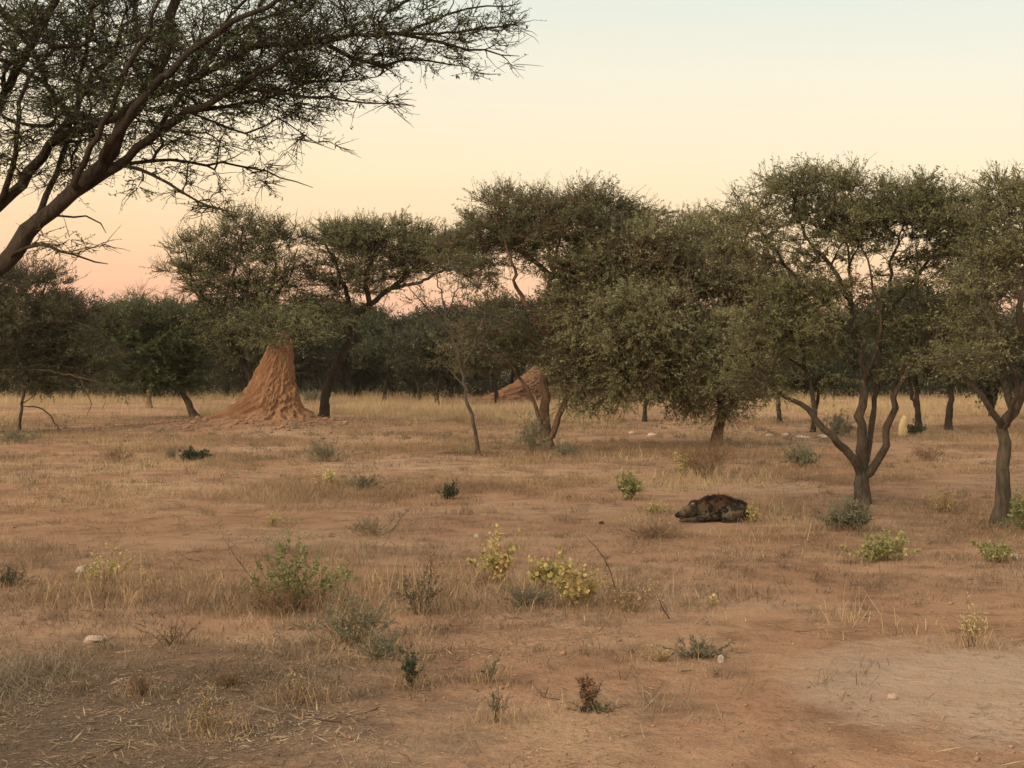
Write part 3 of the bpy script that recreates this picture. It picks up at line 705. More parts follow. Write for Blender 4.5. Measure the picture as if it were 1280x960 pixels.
def mound(name, label, D, prof, mat, group, seed):
    """prof: rows (py, cx, halfwidth) from apex down"""
    prof = np.array(prof, float); m = D / F
    py = np.linspace(prof[0, 0], prof[-1, 0], 110)
    cx = np.interp(py, prof[:, 0], prof[:, 1]); hw = np.interp(py, prof[:, 0], prof[:, 2])
    k = np.ones(7) / 7
    hw[3:-3] = np.convolve(hw, k, 'valid'); cx[3:-3] = np.convolve(cx, k, 'valid')
    z = CH - (py - HZ) * m
    na = 220
    a = np.arange(na) / na * 2 * np.pi
    t = np.linspace(0, 1, len(py))[:, None]
    A = a[None, :]
    ca, sa = np.cos(A), np.sin(A)
    s = seed * 13.7
    fl = fbm(ca * 5 + 20 + s, sa * 5 + 20 + t * 2.2, 3) - .5                       # broad buttresses
    ru = (1 - np.abs(2 * fbm(ca * 13 + 60 + s + t * 1.6, sa * 13 + 60 + t * 2.4, 3) - 1) * 3.2) * .34 - .08                # runnels
    lump = fbm(ca * 14 + 90 + s + t * 26, sa * 14 + 30 - t * 22, 4) - .5
    amp = .25 + .75 * sstep(0, .5, t)
    R = hw[:, None] * m * (1 + .15 * fl * amp + .095 * ru * amp + .25 * lump * (.4 + amp))
    X = px2x(cx, D)[:, None] + R * ca; Yv = D + R * sa * .85
    Z = z[:, None] + (lump * .10 + ru * .03) * amp * (1 - sstep(.93, 1, t)) + 0 * A
    V = np.stack([X, Yv, Z], -1).reshape(-1, 3)
    base = np.array([px2x(cx[-1], D), D, float(H(px2x(cx[-1], D), D))])
    top = np.array([[px2x(cx[0], D), D, z[0] + .05]])
    ni = len(py)
    idx = np.arange(ni * na).reshape(ni, na)
    q = np.stack([idx[:-1], idx[1:], np.roll(idx[1:], -1, 1), np.roll(idx[:-1], -1, 1)], -1).reshape(-1, 4)
    tri = np.stack([np.full(na, ni * na), idx[0], np.roll(idx[0], -1)], -1)
    me = mesh_from(name, np.concatenate([V, top]) - base, [q, tri], mat, True)
    return tag(obj(name, me, loc=base), label, 'termite mound', group)
M_m1 = mound_mat('termite_earth', (.25, .125, .066), (.37, .205, .112))
M_m2 = mound_mat('termite_earth_red', (.23, .122, .072), (.32, .18, .108))
mound('termite_mound', 'big tapering orange termite mound with fluted sides in front of the umbrella acacia', MOUND_D,
      [(417, 355, 9), (420, 354, 12.5), (426, 353, 14.5), (440, 349, 17), (453, 346, 20), (474, 341, 26), (495, 337, 34), (508, 333, 43), (516, 329, 54), (522, 325, 68), (529, 322, 88), (537, 321, 116), (546, 321, 142)], M_m1, 'termite mounds', 1)
mound('termite_mound', 'small red earth mound half hidden behind the tall acacia with two side stems', 92.0,
      [(457, 671, 4), (465, 670, 11), (478, 668, 24), (489, 665, 40), (497, 663, 58), (503, 662, 76), (509, 662, 92)], M_m2, 'termite mounds', 2)

# ------------------------------------------------------------------ grass, litter (stuff)
def blades(g, x, y, h, w, lean, segs=2):
    n = len(x)
    base = np.stack([x, y, H(x, y) - .01], 1)
    az = rng.uniform(0, 2 * np.pi, n); d = np.stack([np.cos(az), np.sin(az), np.zeros(n)], 1)
    fa = rng.uniform(0, 2 * np.pi, n); s = np.stack([np.cos(fa), np.sin(fa), np.zeros(n)], 1) * (w * .5)[:, None]
    mid = base + d * (h * lean * .35)[:, None] + np.array([0, 0, 1.0]) * (h * .6)[:, None]
    tip = base + d * (h * lean)[:, None] + np.array([0, 0, 1.0]) * (h * np.clip(1.05 - .45 * lean, .15, 1))[:, None]
    V = np.stack([base - s, base + s, mid + s * .8, mid - s * .8, tip], 1)
    i = np.arange(n)[:, None] * 5
    g.add(V, [i + np.array([[0, 1, 2, 3]]), i + np.array([[3, 2, 4]])])
def avoid_mound(x, y): return (np.hypot((x - MX) * .85, y - MY) > 3.0) & (np.hypot((x - 2.83) / .75, (y - 19.2) / .9) > 1)
def tufts(g, n, y0, y1, dens, hr, wr, per, spread, lean=(.1, .9)):
    y = np.exp(rng.uniform(np.log(y0), np.log(y1), n)) if y1 / y0 > 1.6 else rng.uniform(y0, y1, n)
    n = int(n * 1.2); y = np.concatenate([y, y[:n - len(y)]]); x = rng.uniform(-.53, .53, n) * y
    px = 640 + F * x / y; py = HZ + F * CH / y
    p = dens(x, y, px, py)
    k = (rng.random(n) < p) & avoid_mound(x, y)
    x, y = x[k], y[k]; pv = p[k]
    c = rng.poisson(per, len(x)) + 1
    ts = rng.gamma(5, .2, len(x)) + .1
    X = np.repeat(x, c); Y = np.repeat(y, c); T = np.repeat(ts, c)
    sp = spread * T
    X = X + rng.normal(size=len(X)) * sp; Y = Y + rng.normal(size=len(Y)) * sp
    h = rng.uniform(*hr, len(X)) * T * (.45 + 1.2 * sstep(.3, .75, fbm(X * .55 + 90, Y * .55, 3))); w = rng.uniform(*wr, len(X))
    blades(g, X, Y, h, w, rng.uniform(*lean, len(X)))

def grass_mat(name, cols, ns=.35):
    return leaf_mat(name, cols, .25, .8, ns)
M_straw = grass_mat('dry_straw', [(.25, .17, .09), (.38, .27, .145), (.50, .385, .21), (.58, .47, .28)])
M_brown = grass_mat('brown_dry_grass', [(.15, .090, .052), (.25, .160, .092), (.36, .245, .140), (.48, .36, .21)])
M_grey = grass_mat('grey_dry_grass', [(.11, .085, .06), (.20, .155, .10), (.33, .26, .165), (.48, .39, .25)])

def d_far(x, y, px, py):
    f = fbm(x * .12, y * .12, 3)
    return np.clip(sstep(.46, .60, f) * .9 + .05, 0, 1) * sstep(48, 64, y) * (1 - .0 * x)
g = Geo(); tufts(g, 42000, 48, 112, d_far, (.12, .38), (.006, .015), 10, .14, (.1, 1.1))
o = obj('pale_grass', g.mesh('pale_grass', M_straw)); o['kind'] = 'stuff'; o['label'] = 'tall pale dry grass in front of the distant trees'
def d_mid(x, y, px, py):
    f = fbm(x * .30 + 5, y * .30, 4)
    f = f + .10 * sstep(24, 40, y); z = sstep(15, 24, y) * .9 + .10
    bare = 1 - .75 * np.exp(-((py - 655) / 28.0) ** 2) * sstep(900, 820, px) * sstep(80, 200, px)
    return sstep(.52, .65, f) * z * bare
g = Geo(); tufts(g, 110000, 12, 62, d_mid, (.03, .125), (.003, .008), 10, .10, (.2, 1.7))
o = obj('brown_grass', g.mesh('brown_grass', M_brown)); o['kind'] = 'stuff'; o['label'] = 'patchy brown dry grass over the red soil'
def d_st(x, y, px, py):
    f = fbm(x * .30 + 31, y * .30 + 8, 4) + .08 * sstep(24, 40, y)
    return sstep(.53, .72, f) * sstep(9, 26, y)
g = Geo(); tufts(g, 36000, 11, 60, d_st, (.04, .17), (.0025, .007), 8, .09, (.1, 1.5))
o = obj('straw_grass', g.mesh('straw_grass', M_straw)); o['kind'] = 'stuff'; o['label'] = 'straw coloured grass tufts scattered over the clearing'
def d_near(x, y, px, py):
    f = fbm(x * .8 + 3, y * .8, 4)
    left = sstep(700, 250, px) * sstep(790, 850, py)
    track = sstep(640, 900, px) * sstep(760, 830, py)
    return np.clip(sstep(.5, .72, f) * (.35 + .65 * left) * (1 - .93 * track) + .25 * left * (f > .45), 0, 1)
g = Geo(); tufts(g, 22000, 6.6, 17, d_near, (.02, .12), (.002, .006), 10, .05, (.4, 2.4))
o = obj('stubble_grass', g.mesh('stubble_grass', M_grey)); o['kind'] = 'stuff'; o['label'] = 'short greyish grass stubble on the nearest ground'

def weeds():
    # low dead weeds dotted between the grass
    g = Geo(); n = 3600
    y = np.exp(rng.uniform(np.log(9), np.log(58), n)); x = rng.uniform(-.44, .44, n) * y
    py = HZ + F * CH / y; px = 640 + F * x / y
    k = (rng.random(n) < np.clip(sstep(.36, .62, fbm(x * .25 + 50, y * .25, 3)), .1, 1) * (1 - .9 * sstep(640, 900, px) * sstep(750, 820, py))) & avoid_mound(x, y)
    x, y = x[k], y[k]; c = rng.poisson(26, len(x)) + 8
    r = rng.uniform(.05, .22, len(x)) * (y / 22) ** .35; h = rng.uniform(.05, .17, len(x)) * (y / 22) ** .3
    X = np.repeat(x, c) + rng.normal(size=c.sum()) * np.repeat(r, c) * .9; Y = np.repeat(y, c) + rng.normal(size=c.sum()) * np.repeat(r, c)
    blades(g, X, Y, np.repeat(h, c) * rng.uniform(.3, 1.2, len(X)), rng.uniform(.002, .005, len(X)) * np.repeat(np.maximum(1, y / 20), c), rng.uniform(.2, 2.0, len(X)))
    o = obj('dead_weeds', g.mesh('dead_weeds', M_dead)); o['kind'] = 'stuff'; o['label'] = 'low dead brown weeds dotted over the clearing'
M_dead = grass_mat('dead_weed', [(.075, .050, .033), (.13, .088, .055), (.20, .145, .085), (.17, .155, .095)], .25)
weeds()
def low_weeds():
    # ragged low green-grey weeds
    g = Geo(); n = 1900
    y = np.exp(rng.uniform(np.log(9), np.log(62), n)); x = rng.uniform(-.44, .44, n) * y
    py = HZ + F * CH / y; px = 640 + F * x / y
    k = (rng.random(n) < np.clip(sstep(.40, .66, fbm(x * .22 + 20, y * .22 + 60, 3)), .06, 1) * (1 - .92 * sstep(640, 900, px) * sstep(750, 820, py))) & avoid_mound(x, y)
    x, y = x[k], y[k]; c = rng.poisson(60, len(x)) + 15
    r = rng.uniform(.06, .26, len(x)) * (y / 22) ** .4; h = rng.uniform(.05, .20, len(x)) * (y / 22) ** .35
    R_, H_ = np.repeat(r, c), np.repeat(h, c); q = norm(rng.normal(size=(c.sum(), 3))) * rng.random((c.sum(), 1)) ** .45
    X = np.repeat(x, c) + q[:, 0] * R_ * 1.3; Y = np.repeat(y, c) + q[:, 1] * R_
    pos = np.stack([X, Y, H(X, Y) + np.abs(q[:, 2]) * H_], 1); L_ = rng.uniform(.012, .034, len(X)) * np.repeat(np.maximum(1, y / 20), c)
    leaves(g, pos, norm(rdir(len(X)) + np.array([0, 0, .5])), norm(rdir(len(X)) + np.array([0, 0, .5])), L_, L_ * .35)
    o = obj('low_weeds', g.mesh('low_weeds', M_weed)); o['kind'] = 'stuff'; o['label'] = 'ragged low olive weeds spread over the clearing'
M_weed = grass_mat('low_weed', [(.085, .070, .040), (.15, .13, .075), (.22, .175, .10), (.26, .19, .11)], .2)
low_weeds()
def tree_feet():
    # dry grass, fallen twigs and dead leaves gathered round the trunks
    g = Geo()
    for px, py, R_ in [(1078, 628, 1.5), (1250, 660, 1.6), (896, 556, 2.4), (683, 563, 2.0), (598, 568, .9), (404, 530, 2.2), (244, 523, 2.0), (24, 542, 1.6), (940, 640, 1.4), (1000, 600, 2.0)]:
        b, dd = GP(px, py); n = 1500
        a = rng.uniform(0, 6.283, n); r = R_ * rng.random(n) ** .75
        X = b[0] + np.cos(a) * r * 1.3; Y = b[1] + np.sin(a) * r
        h = rng.uniform(.03, .20, n) * np.exp(-(r / R_) ** 2)
        blades(g, X, Y, h, rng.uniform(.002, .005, n) * max(1, dd / 20), rng.uniform(.3, 2.6, n))
    o = obj('trunk_litter', g.mesh('trunk_litter', M_dead)); o['kind'] = 'stuff'; o['label'] = 'dead grass and twigs gathered round the tree trunks'
tree_feet()

def litter():
    # sticks, straw and leaf crumbs lying flat
    g = Geo(); n = 150000
    y = np.exp(rng.uniform(np.log(6.5), np.log(34), n)); x = rng.uniform(-.44, .44, n) * y
    px = 640 + F * x / y; py = HZ + F * CH / y
    f = fbm(x * .7 + 11, y * .7, 4)
    left = sstep(640, 200, px) * sstep(770, 850, py)
    track = sstep(600, 860, px) * sstep(780, 850, py)
    k = rng.random(n) < np.clip(sstep(.42, .70, f) * .7 + .7 * left, 0, 1) * (1 - .75 * track)
    x, y = x[k], y[k]; n = len(x)
    az = rng.uniform(0, 6.283, n)
    stk = rng.random(n) < .62
    L = np.where(stk, rng.gamma(2.0, .022, n) + .012, rng.uniform(.006, .024, n))
    W = np.where(stk, .003 + L * .05, L * .6)
    dd = norm(np.stack([np.cos(az), np.sin(az), rng.uniform(-.05, .30, n)], 1))
    pos = np.stack([x, y, H(x, y) + .006], 1)
    leaves(g, pos, dd, norm(rdir(n) * .5 + np.array([0, 0, 1])), L, W)
    o = obj('leaf_litter', g.mesh('leaf_litter', M_litter)); o['kind'] = 'stuff'; o['label'] = 'straw bits, twigs and dead leaves littering the soil'
    g = Geo(); n = 420
    y = np.exp(rng.uniform(np.log(7), np.log(30), n)); x = rng.uniform(-.42, .42, n) * y
    px = 640 + F * x / y; py = HZ + F * CH / y
    k = rng.random(n) < (.5 + .5 * sstep(640, 200, px)) * (1 - .8 * sstep(700, 900, px) * sstep(780, 850, py)); x, y = x[k], y[k]; n = len(x)
    a = rng.uniform(0, 6.283, n); L_ = rng.gamma(2.2, .035, n) + .03
    p0 = np.stack([x, y, H(x, y) + .008], 1); dv = np.stack([np.cos(a), np.sin(a), rng.uniform(0, .22, n)], 1)
    p1 = p0 + dv * (L_ * .5)[:, None] + rng.normal(size=(n, 3)) * .012; p2 = p1 + norm(dv + rng.normal(size=(n, 3)) * .4) * (L_ * .5)[:, None]
    p1[:, 2] = np.maximum(p1[:, 2], p0[:, 2]); p2[:, 2] = np.maximum(p2[:, 2], p0[:, 2])
    tubes(g, np.stack([p0, p1, p2], 1), np.array([1, .8, .4])[None] * rng.uniform(.002, .005, (n, 1)), 4)
    o = obj('fallen_twigs', g.mesh('fallen_twigs', M_barkr)); o['kind'] = 'stuff'; o['label'] = 'fallen dark twigs scattered over the soil'
    # clods and pebbles
    g = Geo(); n = 16000
    y = np.exp(rng.uniform(np.log(6.5), np.log(40), n)); x = rng.uniform(-.44, .44, n) * y
    k = rng.random(n) < sstep(.35, .7, fbm(x * .5 + 70, y * .5, 3)); x, y = x[k], y[k]
    # rough clods round the mound foot
    a = rng.uniform(0, 6.283, 2600); r = 1.6 + rng.gamma(2, .75, 2600)
    x = np.concatenate([x, MX + np.cos(a) * r * 1.25]); y = np.concatenate([y, MY + np.sin(a) * r]); 
    n = len(x); sz = rng.gamma(1.2, .0033, n) + .002; sz[-2600:] = rng.gamma(1.3, .016, 2600) + .008
    octa = np.array([[1, 0, 0], [0, 1, 0], [-1, 0, 0], [0, -1, 0], [0, 0, 1], [0, 0, -1.0]])
    V = octa[None] * sz[:, None, None] * rng.uniform(.6, 1.4, (n, 6, 1)) * np.array([1, 1, .7]); V = V + np.stack([x, y, H(x, y) + sz * .25], 1)[:, None, :]
    ft = np.array([[0, 1, 4], [1, 2, 4], [2, 3, 4], [3, 0, 4], [1, 0, 5], [2, 1, 5], [3, 2, 5], [0, 3, 5]])
    g.add(V, [(np.arange(n)[:, None, None] * 6 + ft[None]).reshape(-1, 3)])
    o = obj('pebbles', g.mesh('pebbles', M_clod)); o['kind'] = 'stuff'; o['label'] = 'small clods and pebbles strewn over the red soil'
M_litter = leaf_mat('litter', [(.05, .035, .024), (.17, .11, .065), (.36, .26, .15), (.55, .45, .30)], .1, .9, 1.2)
M_clod = leaf_mat('clod', [(.16, .09, .055), (.27, .155, .095), (.34, .20, .125)], 0.0, .95, .8)
litter()

# ------------------------------------------------------------------ individual plants
def PM(name, cols, tr=.3): return leaf_mat(name, cols, tr, .65, 3.0)
MP = {
 'green': PM('fresh_green_leaf', [(.12, .132, .048), (.19, .20, .078), (.28, .27, .12)]),
 'yellow': PM('yellowing_leaf', [(.28, .24, .09), (.44, .37, .15), (.60, .50, .25)]),
 'yellowgreen': PM('yellow_green_leaf', [(.18, .178, .07), (.31, .285, .12), (.46, .41, .20)]),
 'mixed': PM('green_to_yellow_leaf', [(.15, .16, .055), (.34, .28, .10), (.50, .34, .15), (.60, .47, .23)]),
 'greygreen': PM('grey_green_leaf', [(.11, .108, .066), (.18, .172, .108), (.27, .25, .165)]),
 'dark': PM('dark_green_leaf', [(.025, .035, .02), (.055, .068, .036), (.09, .10, .055)]),
 'brown': PM('dead_brown_leaf', [(.10, .055, .03), (.19, .11, .06), (.30, .19, .11)]),
 'straw': PM('straw_leaf', [(.32, .22, .10), (.46, .34, .16), (.58, .45, .25)]),
}
M_stem = bark_mat('plant_stem', (.13, .085, .045), (.26, .18, .10), 20)
M_stemd = bark_mat('dark_plant_stem', (.06, .042, .028), (.14, .10, .065), 20)
def plant(name, label, cat, px, py, wpx, hpx, leaf, nst=14, lps=14, leafL=.05, leafW=.5, stem=None, group=None, sub=2, stem_r=.004, lean=1.0, upright=.4, droop=0.0, start=.25):
    b, dd = GP(px, py); m = dd / F
    W = wpx * m * .5; Hh = hpx * m
    PLANTS.append((b[0], b[1], W, Hh, dd))
    nst = int(nst * 1.5); leafL = leafL * .72; lps = lps * 1.35; stem_r = stem_r * .75
    g = Geo(); gl = Geo()
    a = rng.uniform(0, 6.283, nst); r = np.sqrt(rng.random(nst)) * W
    top = np.stack([np.cos(a) * r, np.sin(a) * r * .9, Hh * rng.uniform(.55, 1.0, nst) * (1 - .45 * (r / max(W, 1e-3)) ** 2)], 1)
    off = rng.normal(size=(nst, 2)) * np.array([W * .34, W * .28]) * (1 if nst > 11 else .12)
    top[:, 2] *= rng.uniform(.55, 1.25, nst); top[:, :2] = top[:, :2] * .8 + off
    st = np.stack([np.cos(a) * r * .25 * rng.random(nst) + off[:, 0] * .4, np.sin(a) * r * .25 * rng.random(nst) + off[:, 1] * .4, np.full(nst, -.02)], 1)
    k = 6; u = np.linspace(0, 1, k)[None, :, None]
    ctrl = st * (1 - upright) + top * upright; ctrl[:, 2] = top[:, 2] * .55; ctrl[:, :2] = st[:, :2] + (top[:, :2] - st[:, :2]) * .35
    P = (1 - u) ** 2 * st[:, None] + 2 * u * (1 - u) * ctrl[:, None] + u * u * top[:, None]
    P = P + rng.normal(size=P.shape) * .03 * Hh * (u > 0)
    Rr = np.broadcast_to(stem_r * np.linspace(1.2, .4, k), (nst, k))
    tubes(g, P, Rr, 4)
    allP = [P]
    if sub:
        n2 = nst * sub
        si = np.repeat(np.arange(nst), sub); ui = rng.integers(2, k - 1, n2)
        s0 = P[si, ui]; L2 = Hh * rng.uniform(.15, .4, n2)
        d2 = norm(norm(P[si, ui + 1] - s0) + rdir(n2, .6) * .9)
        u2 = np.linspace(0, 1, k)[None, :, None]
        P2 = s0[:, None] + d2[:, None] * L2[:, None, None] * u2 + np.array([0, 0, 1.0]) * (u2 ** 2) * L2[:, None, None] * .2
        P2 = P2 + rng.normal(size=P2.shape) * .02 * Hh * (u2 > 0)
        tubes(g, P2, np.broadcast_to(stem_r * .6 * np.linspace(1, .4, k), (n2, k)), 3)
        allP.append(P2)
    AP = np.concatenate(allP)
    root = empty(name, b, label, cat, group)
    if lps > 0:
        n = len(AP); cnt = rng.poisson(lps, n); li = np.repeat(np.arange(n), cnt)
        uu = rng.uniform(start, .999, len(li)) * (k - 1); ii = uu.astype(int); fr = (uu - ii)[:, None]
        pos = AP[li, ii] * (1 - fr) + AP[li, np.minimum(ii + 1, k - 1)] * fr
        ax = norm(AP[li, -1] - AP[li, 0])
        ld = norm(rdir(len(li), .8) + .5 * ax + np.array([0, 0, .15 - droop]))
        L = leafL * rng.uniform(.5, 1.3, len(li))
        leaves(gl, pos, ld, norm(rdir(len(li)) + np.array([0, -.2, .6])), L, L * leafW * rng.uniform(.7, 1.3, len(li)))
        obj('stems', g.mesh('stems', stem or M_stem, True), root)
        obj('leaves', gl.mesh('leaves', leaf), root)
    else:
        obj('stems', g.mesh('stems', stem or M_stem, True), root)
    return root

pl = plant
PLANTS = []
# nearest-middle group
pl('shrub', 'fresh green leafy shrub, brightest green one, over brown dead grass', 'shrub', 372, 764, 120, 92, MP['green'], 22, 14, .055, .5, start=.5)
pl('shrub', 'brown dead undergrowth bush directly beneath the fresh green shrub', 'shrub', 350, 768, 110, 56, MP['brown'], 30, 8, .035, .3)
pl('shrub', 'low spreading grey green bush in front of the fresh green shrub', 'shrub', 440, 805, 110, 68, MP['greygreen'], 34, 16, .035, .35)
pl('shrub', 'grey green bush tail trailing from the spreading bush towards the dark upright weed', 'shrub', 475, 822, 70, 40, MP['greygreen'], 22, 14, .03, .35)
pl('weed', 'dark green upright weed on bare red soil near the grey green bush', 'weed', 513, 860, 34, 66, MP['dark'], 7, 16, .034, .4, M_stemd, upright=.8)
pl('weed', 'tall thin dark stalk with bushy foot standing behind the dark upright weed', 'weed', 526, 768, 58, 66, MP['dark'], 12, 9, .03, .4, M_stemd)
pl('weed', 'single tall bare seed stalk rising beside the yellow leaved plants', 'weed', 536, 745, 22, 108, MP['brown'], 3, 12, .02, .4, M_stemd, upright=.8, start=.6)
pl('leafy_plant', 'yellow and green leaved plant, tallest of the yellowing clump', 'plant', 620, 728, 62, 66, MP['mixed'], 12, 9, .075, .65, start=.35)
pl('leafy_plant', 'orange tinged yellowing plant in the middle of the yellowing clump', 'plant', 686, 735, 46, 52, MP['mixed'], 9, 9, .07, .65, start=.35)
pl('leafy_plant', 'yellowing plant with one green sprig nearest the curved bare stalk', 'plant', 722, 755, 50, 62, MP['mixed'], 10, 10, .07, .65, start=.3)
pl('shrub', 'low greyish twig bush at the foot of the yellowing clump', 'shrub', 662, 757, 92, 30, MP['greygreen'], 34, 12, .026, .3, M_stemd)
pl('shrub', 'dry brown stemmed undergrowth around the curved bare stalk', 'shrub', 788, 765, 90, 62, MP['straw'], 26, 4, .03, .35)
pl('weed', 'sparse small weed with few thin stems on bare red soil', 'weed', 621, 903, 44, 54, MP['greygreen'], 6, 5, .03, .3, M_stemd)
pl('weed', 'wispy pale weed just behind the sparse small weed', 'weed', 612, 852, 34, 40, MP['greygreen'], 6, 8, .03, .35)
pl('dead_plant', 'reddish brown withered plant stub on bare red soil', 'plant', 733, 884, 36, 40, MP['brown'], 8, 16, .035, .5, M_stemd, start=.1, upright=.7)
pl('dead_plant', 'dark flattened twigs lying at the withered plant stub', 'plant', 742, 888, 70, 10, MP['dark'], 18, 6, .02, .4, M_stemd)
pl('shrub', 'low grey tuft by the white bone chip at the edge of the bare track', 'shrub', 868, 822, 80, 30, MP['greygreen'], 26, 10, .03, .3, M_stemd)
pl('shrub', 'pale dry twiggy tuft next to the low grey tuft', 'shrub', 822, 826, 46, 22, MP['straw'], 14, 4, .025, .3)
# near-left
pl('shrub', 'thin bare twig bush near the white rag on the ground', 'shrub', 218, 805, 64, 36, MP['brown'], 12, 4, .025, .4, M_stemd)
pl('shrub', 'dark low bush cut by the picture edge beyond the white rag', 'shrub', 12, 733, 46, 26, MP['dark'], 24, 8, .025, .4, M_stemd)
pl('leafy_plant', 'pale yellow leaved plant among dry grass beyond the white rag', 'plant', 132, 726, 62, 46, MP['yellow'], 12, 6, .05, .55, start=.3)
pl('shrub', 'dry reddish grass clump near the dark litter patch', 'shrub', 290, 858, 64, 22, MP['brown'], 30, 4, .03, .2)
pl('weed', 'pale straw weed with arching stems on the dark litter patch', 'weed', 262, 915, 60, 62, MP['straw'], 10, 5, .03, .2)
pl('weed', 'tall pale straw stalk leaning over at the litter patch edge', 'weed', 375, 878, 40, 66, MP['straw'], 5, 6, .035, .2, upright=.8)
pl('shrub', 'small brown tuft standing in the dark litter patch', 'shrub', 175, 868, 34, 30, MP['brown'], 22, 5, .025, .3)
# middle distance
pl('shrub', 'dark green cushion bush on bare soil in front of the big orange mound', 'shrub', 243, 576, 38, 18, MP['dark'], 40, 14, .06, .45, M_stemd)
pl('shrub', 'faint grey green tuft next to the dark cushion bush', 'shrub', 216, 574, 30, 18, MP['greygreen'], 18, 10, .05, .35)
pl('shrub', 'wide grey green tuft in front of the foot of the umbrella acacia', 'shrub', 405, 577, 56, 28, MP['greygreen'], 36, 12, .06, .3)
pl('leafy_plant', 'small pale yellow plant between the big mound and the green tuft', 'plant', 411, 612, 26, 34, MP['yellow'], 10, 8, .07, .5)
pl('shrub', 'grey green tuft beside the small pale yellow plant', 'shrub', 455, 613, 58, 26, MP['greygreen'], 34, 12, .05, .3)
pl('shrub', 'olive weed tuft alone on the bare soil behind the fresh green shrub', 'shrub', 466, 670, 62, 34, MP['greygreen'], 20, 8, .04, .3)
pl('shrub', 'small compact dark bush alone on bare ground in front of the sapling', 'shrub', 561, 624, 24, 22, MP['dark'], 24, 12, .045, .45, M_stemd)
pl('weed', 'small yellow weed alone on bare soil behind the fresh green shrub', 'weed', 343, 658, 28, 24, MP['yellow'], 8, 6, .04, .4)
pl('leafy_plant', 'bright yellow green leafy plant in front of the broad olive acacia', 'plant', 786, 624, 32, 40, MP['yellowgreen'], 14, 12, .085, .6)
pl('leafy_plant', 'pale yellow upright plant at the edge of the dead brown bush', 'plant', 855, 596, 24, 40, MP['yellow'], 9, 8, .07, .5)
pl('leafy_plant', 'low yellow plant just behind the hyena head', 'plant', 818, 642, 26, 18, MP['yellow'], 8, 7, .05, .5)
pl('leafy_plant', 'yellow leaved sprig growing against the hyena rump', 'plant', 940, 653, 20, 28, MP['yellow'], 6, 5, .055, .6)
pl('dead_shrub', 'large hazy dead brown bush around the trunk of the broad olive acacia', 'shrub', 884, 596, 106, 66, MP['brown'], 70, 5, .04, .25, sub=5)
pl('shrub', 'dome shaped grey green bush between the dead brown bush and the four stemmed acacia', 'shrub', 1000, 585, 48, 38, MP['greygreen'], 36, 16, .06, .4)
pl('shrub', 'blue green leafy shrub at the base of the tall acacia with two side stems', 'shrub', 664, 570, 50, 66, MP['greygreen'], 26, 16, .07, .45)
pl('shrub', 'low grey tuft right of the blue green shrub under the tall acacia', 'shrub', 708, 572, 46, 26, MP['greygreen'], 26, 12, .06, .35)
pl('shrub', 'grey green grassy bush at the foot of the four stemmed acacia', 'shrub', 1058, 662, 62, 40, MP['greygreen'], 60, 18, .06, .25, upright=.6)
pl('leafy_plant', 'bright yellow green sprawling plant in front of the four stemmed acacia', 'plant', 1102, 700, 80, 38, MP['yellowgreen'], 24, 13, .06, .6)
pl('leafy_plant', 'green and yellow low plant in front of the straight edge trunk', 'plant', 1240, 702, 66, 32, MP['yellowgreen'], 18, 8, .055, .6)
pl('leafy_plant', 'leafy green plant at the picture edge beside the straight trunk', 'plant', 1282, 668, 40, 66, MP['green'], 16, 12, .06, .6)
pl('shrub', 'dull green bush far off between the stems of the four stemmed acacia', 'shrub', 1048, 546, 46, 32, MP['greygreen'], 30, 14, .08, .45)
pl('shrub', 'dark green tuft beside the pale yellow stump', 'shrub', 1145, 545, 26, 20, MP['dark'], 24, 12, .08, .4)
pl('shrub', 'brown bush on the pale grass behind the grey green grassy bush', 'shrub', 1158, 576, 44, 26, MP['brown'], 30, 8, .05, .3)
pl('shrub', 'dry olive bush in front of the straight edge trunk and its neighbour', 'shrub', 1180, 640, 70, 36, MP['straw'], 30, 6, .05, .3)
pl('shrub', 'dull green low bush under the drooping thorn tree', 'shrub', 20, 554, 64, 22, MP['greygreen'], 40, 12, .06, .4)
pl('shrub', 'round green bush in the pale grass behind the big orange mound', 'shrub', 392, 505, 30, 22, MP['greygreen'], 30, 14, .11, .5)
pl('shrub', 'brown grass bush in the open in front of the drooping thorn tree', 'shrub', 146, 577, 50, 26, MP['brown'], 34, 6, .05, .25)
pl('shrub', 'brown dry tuft ring just in front of the hyena', 'shrub', 820, 672, 100, 24, MP['brown'], 70, 3, .04, .2)
pl('weed', 'yellow dry weed standing in short grass by the bare track', 'weed', 1212, 808, 42, 58, MP['yellow'], 8, 5, .035, .35)
pl('weed', 'small yellow leaf sprout in the open between hyena and track', 'weed', 893, 757, 14, 16, MP['yellow'], 3, 4, .05, .7, sub=0)

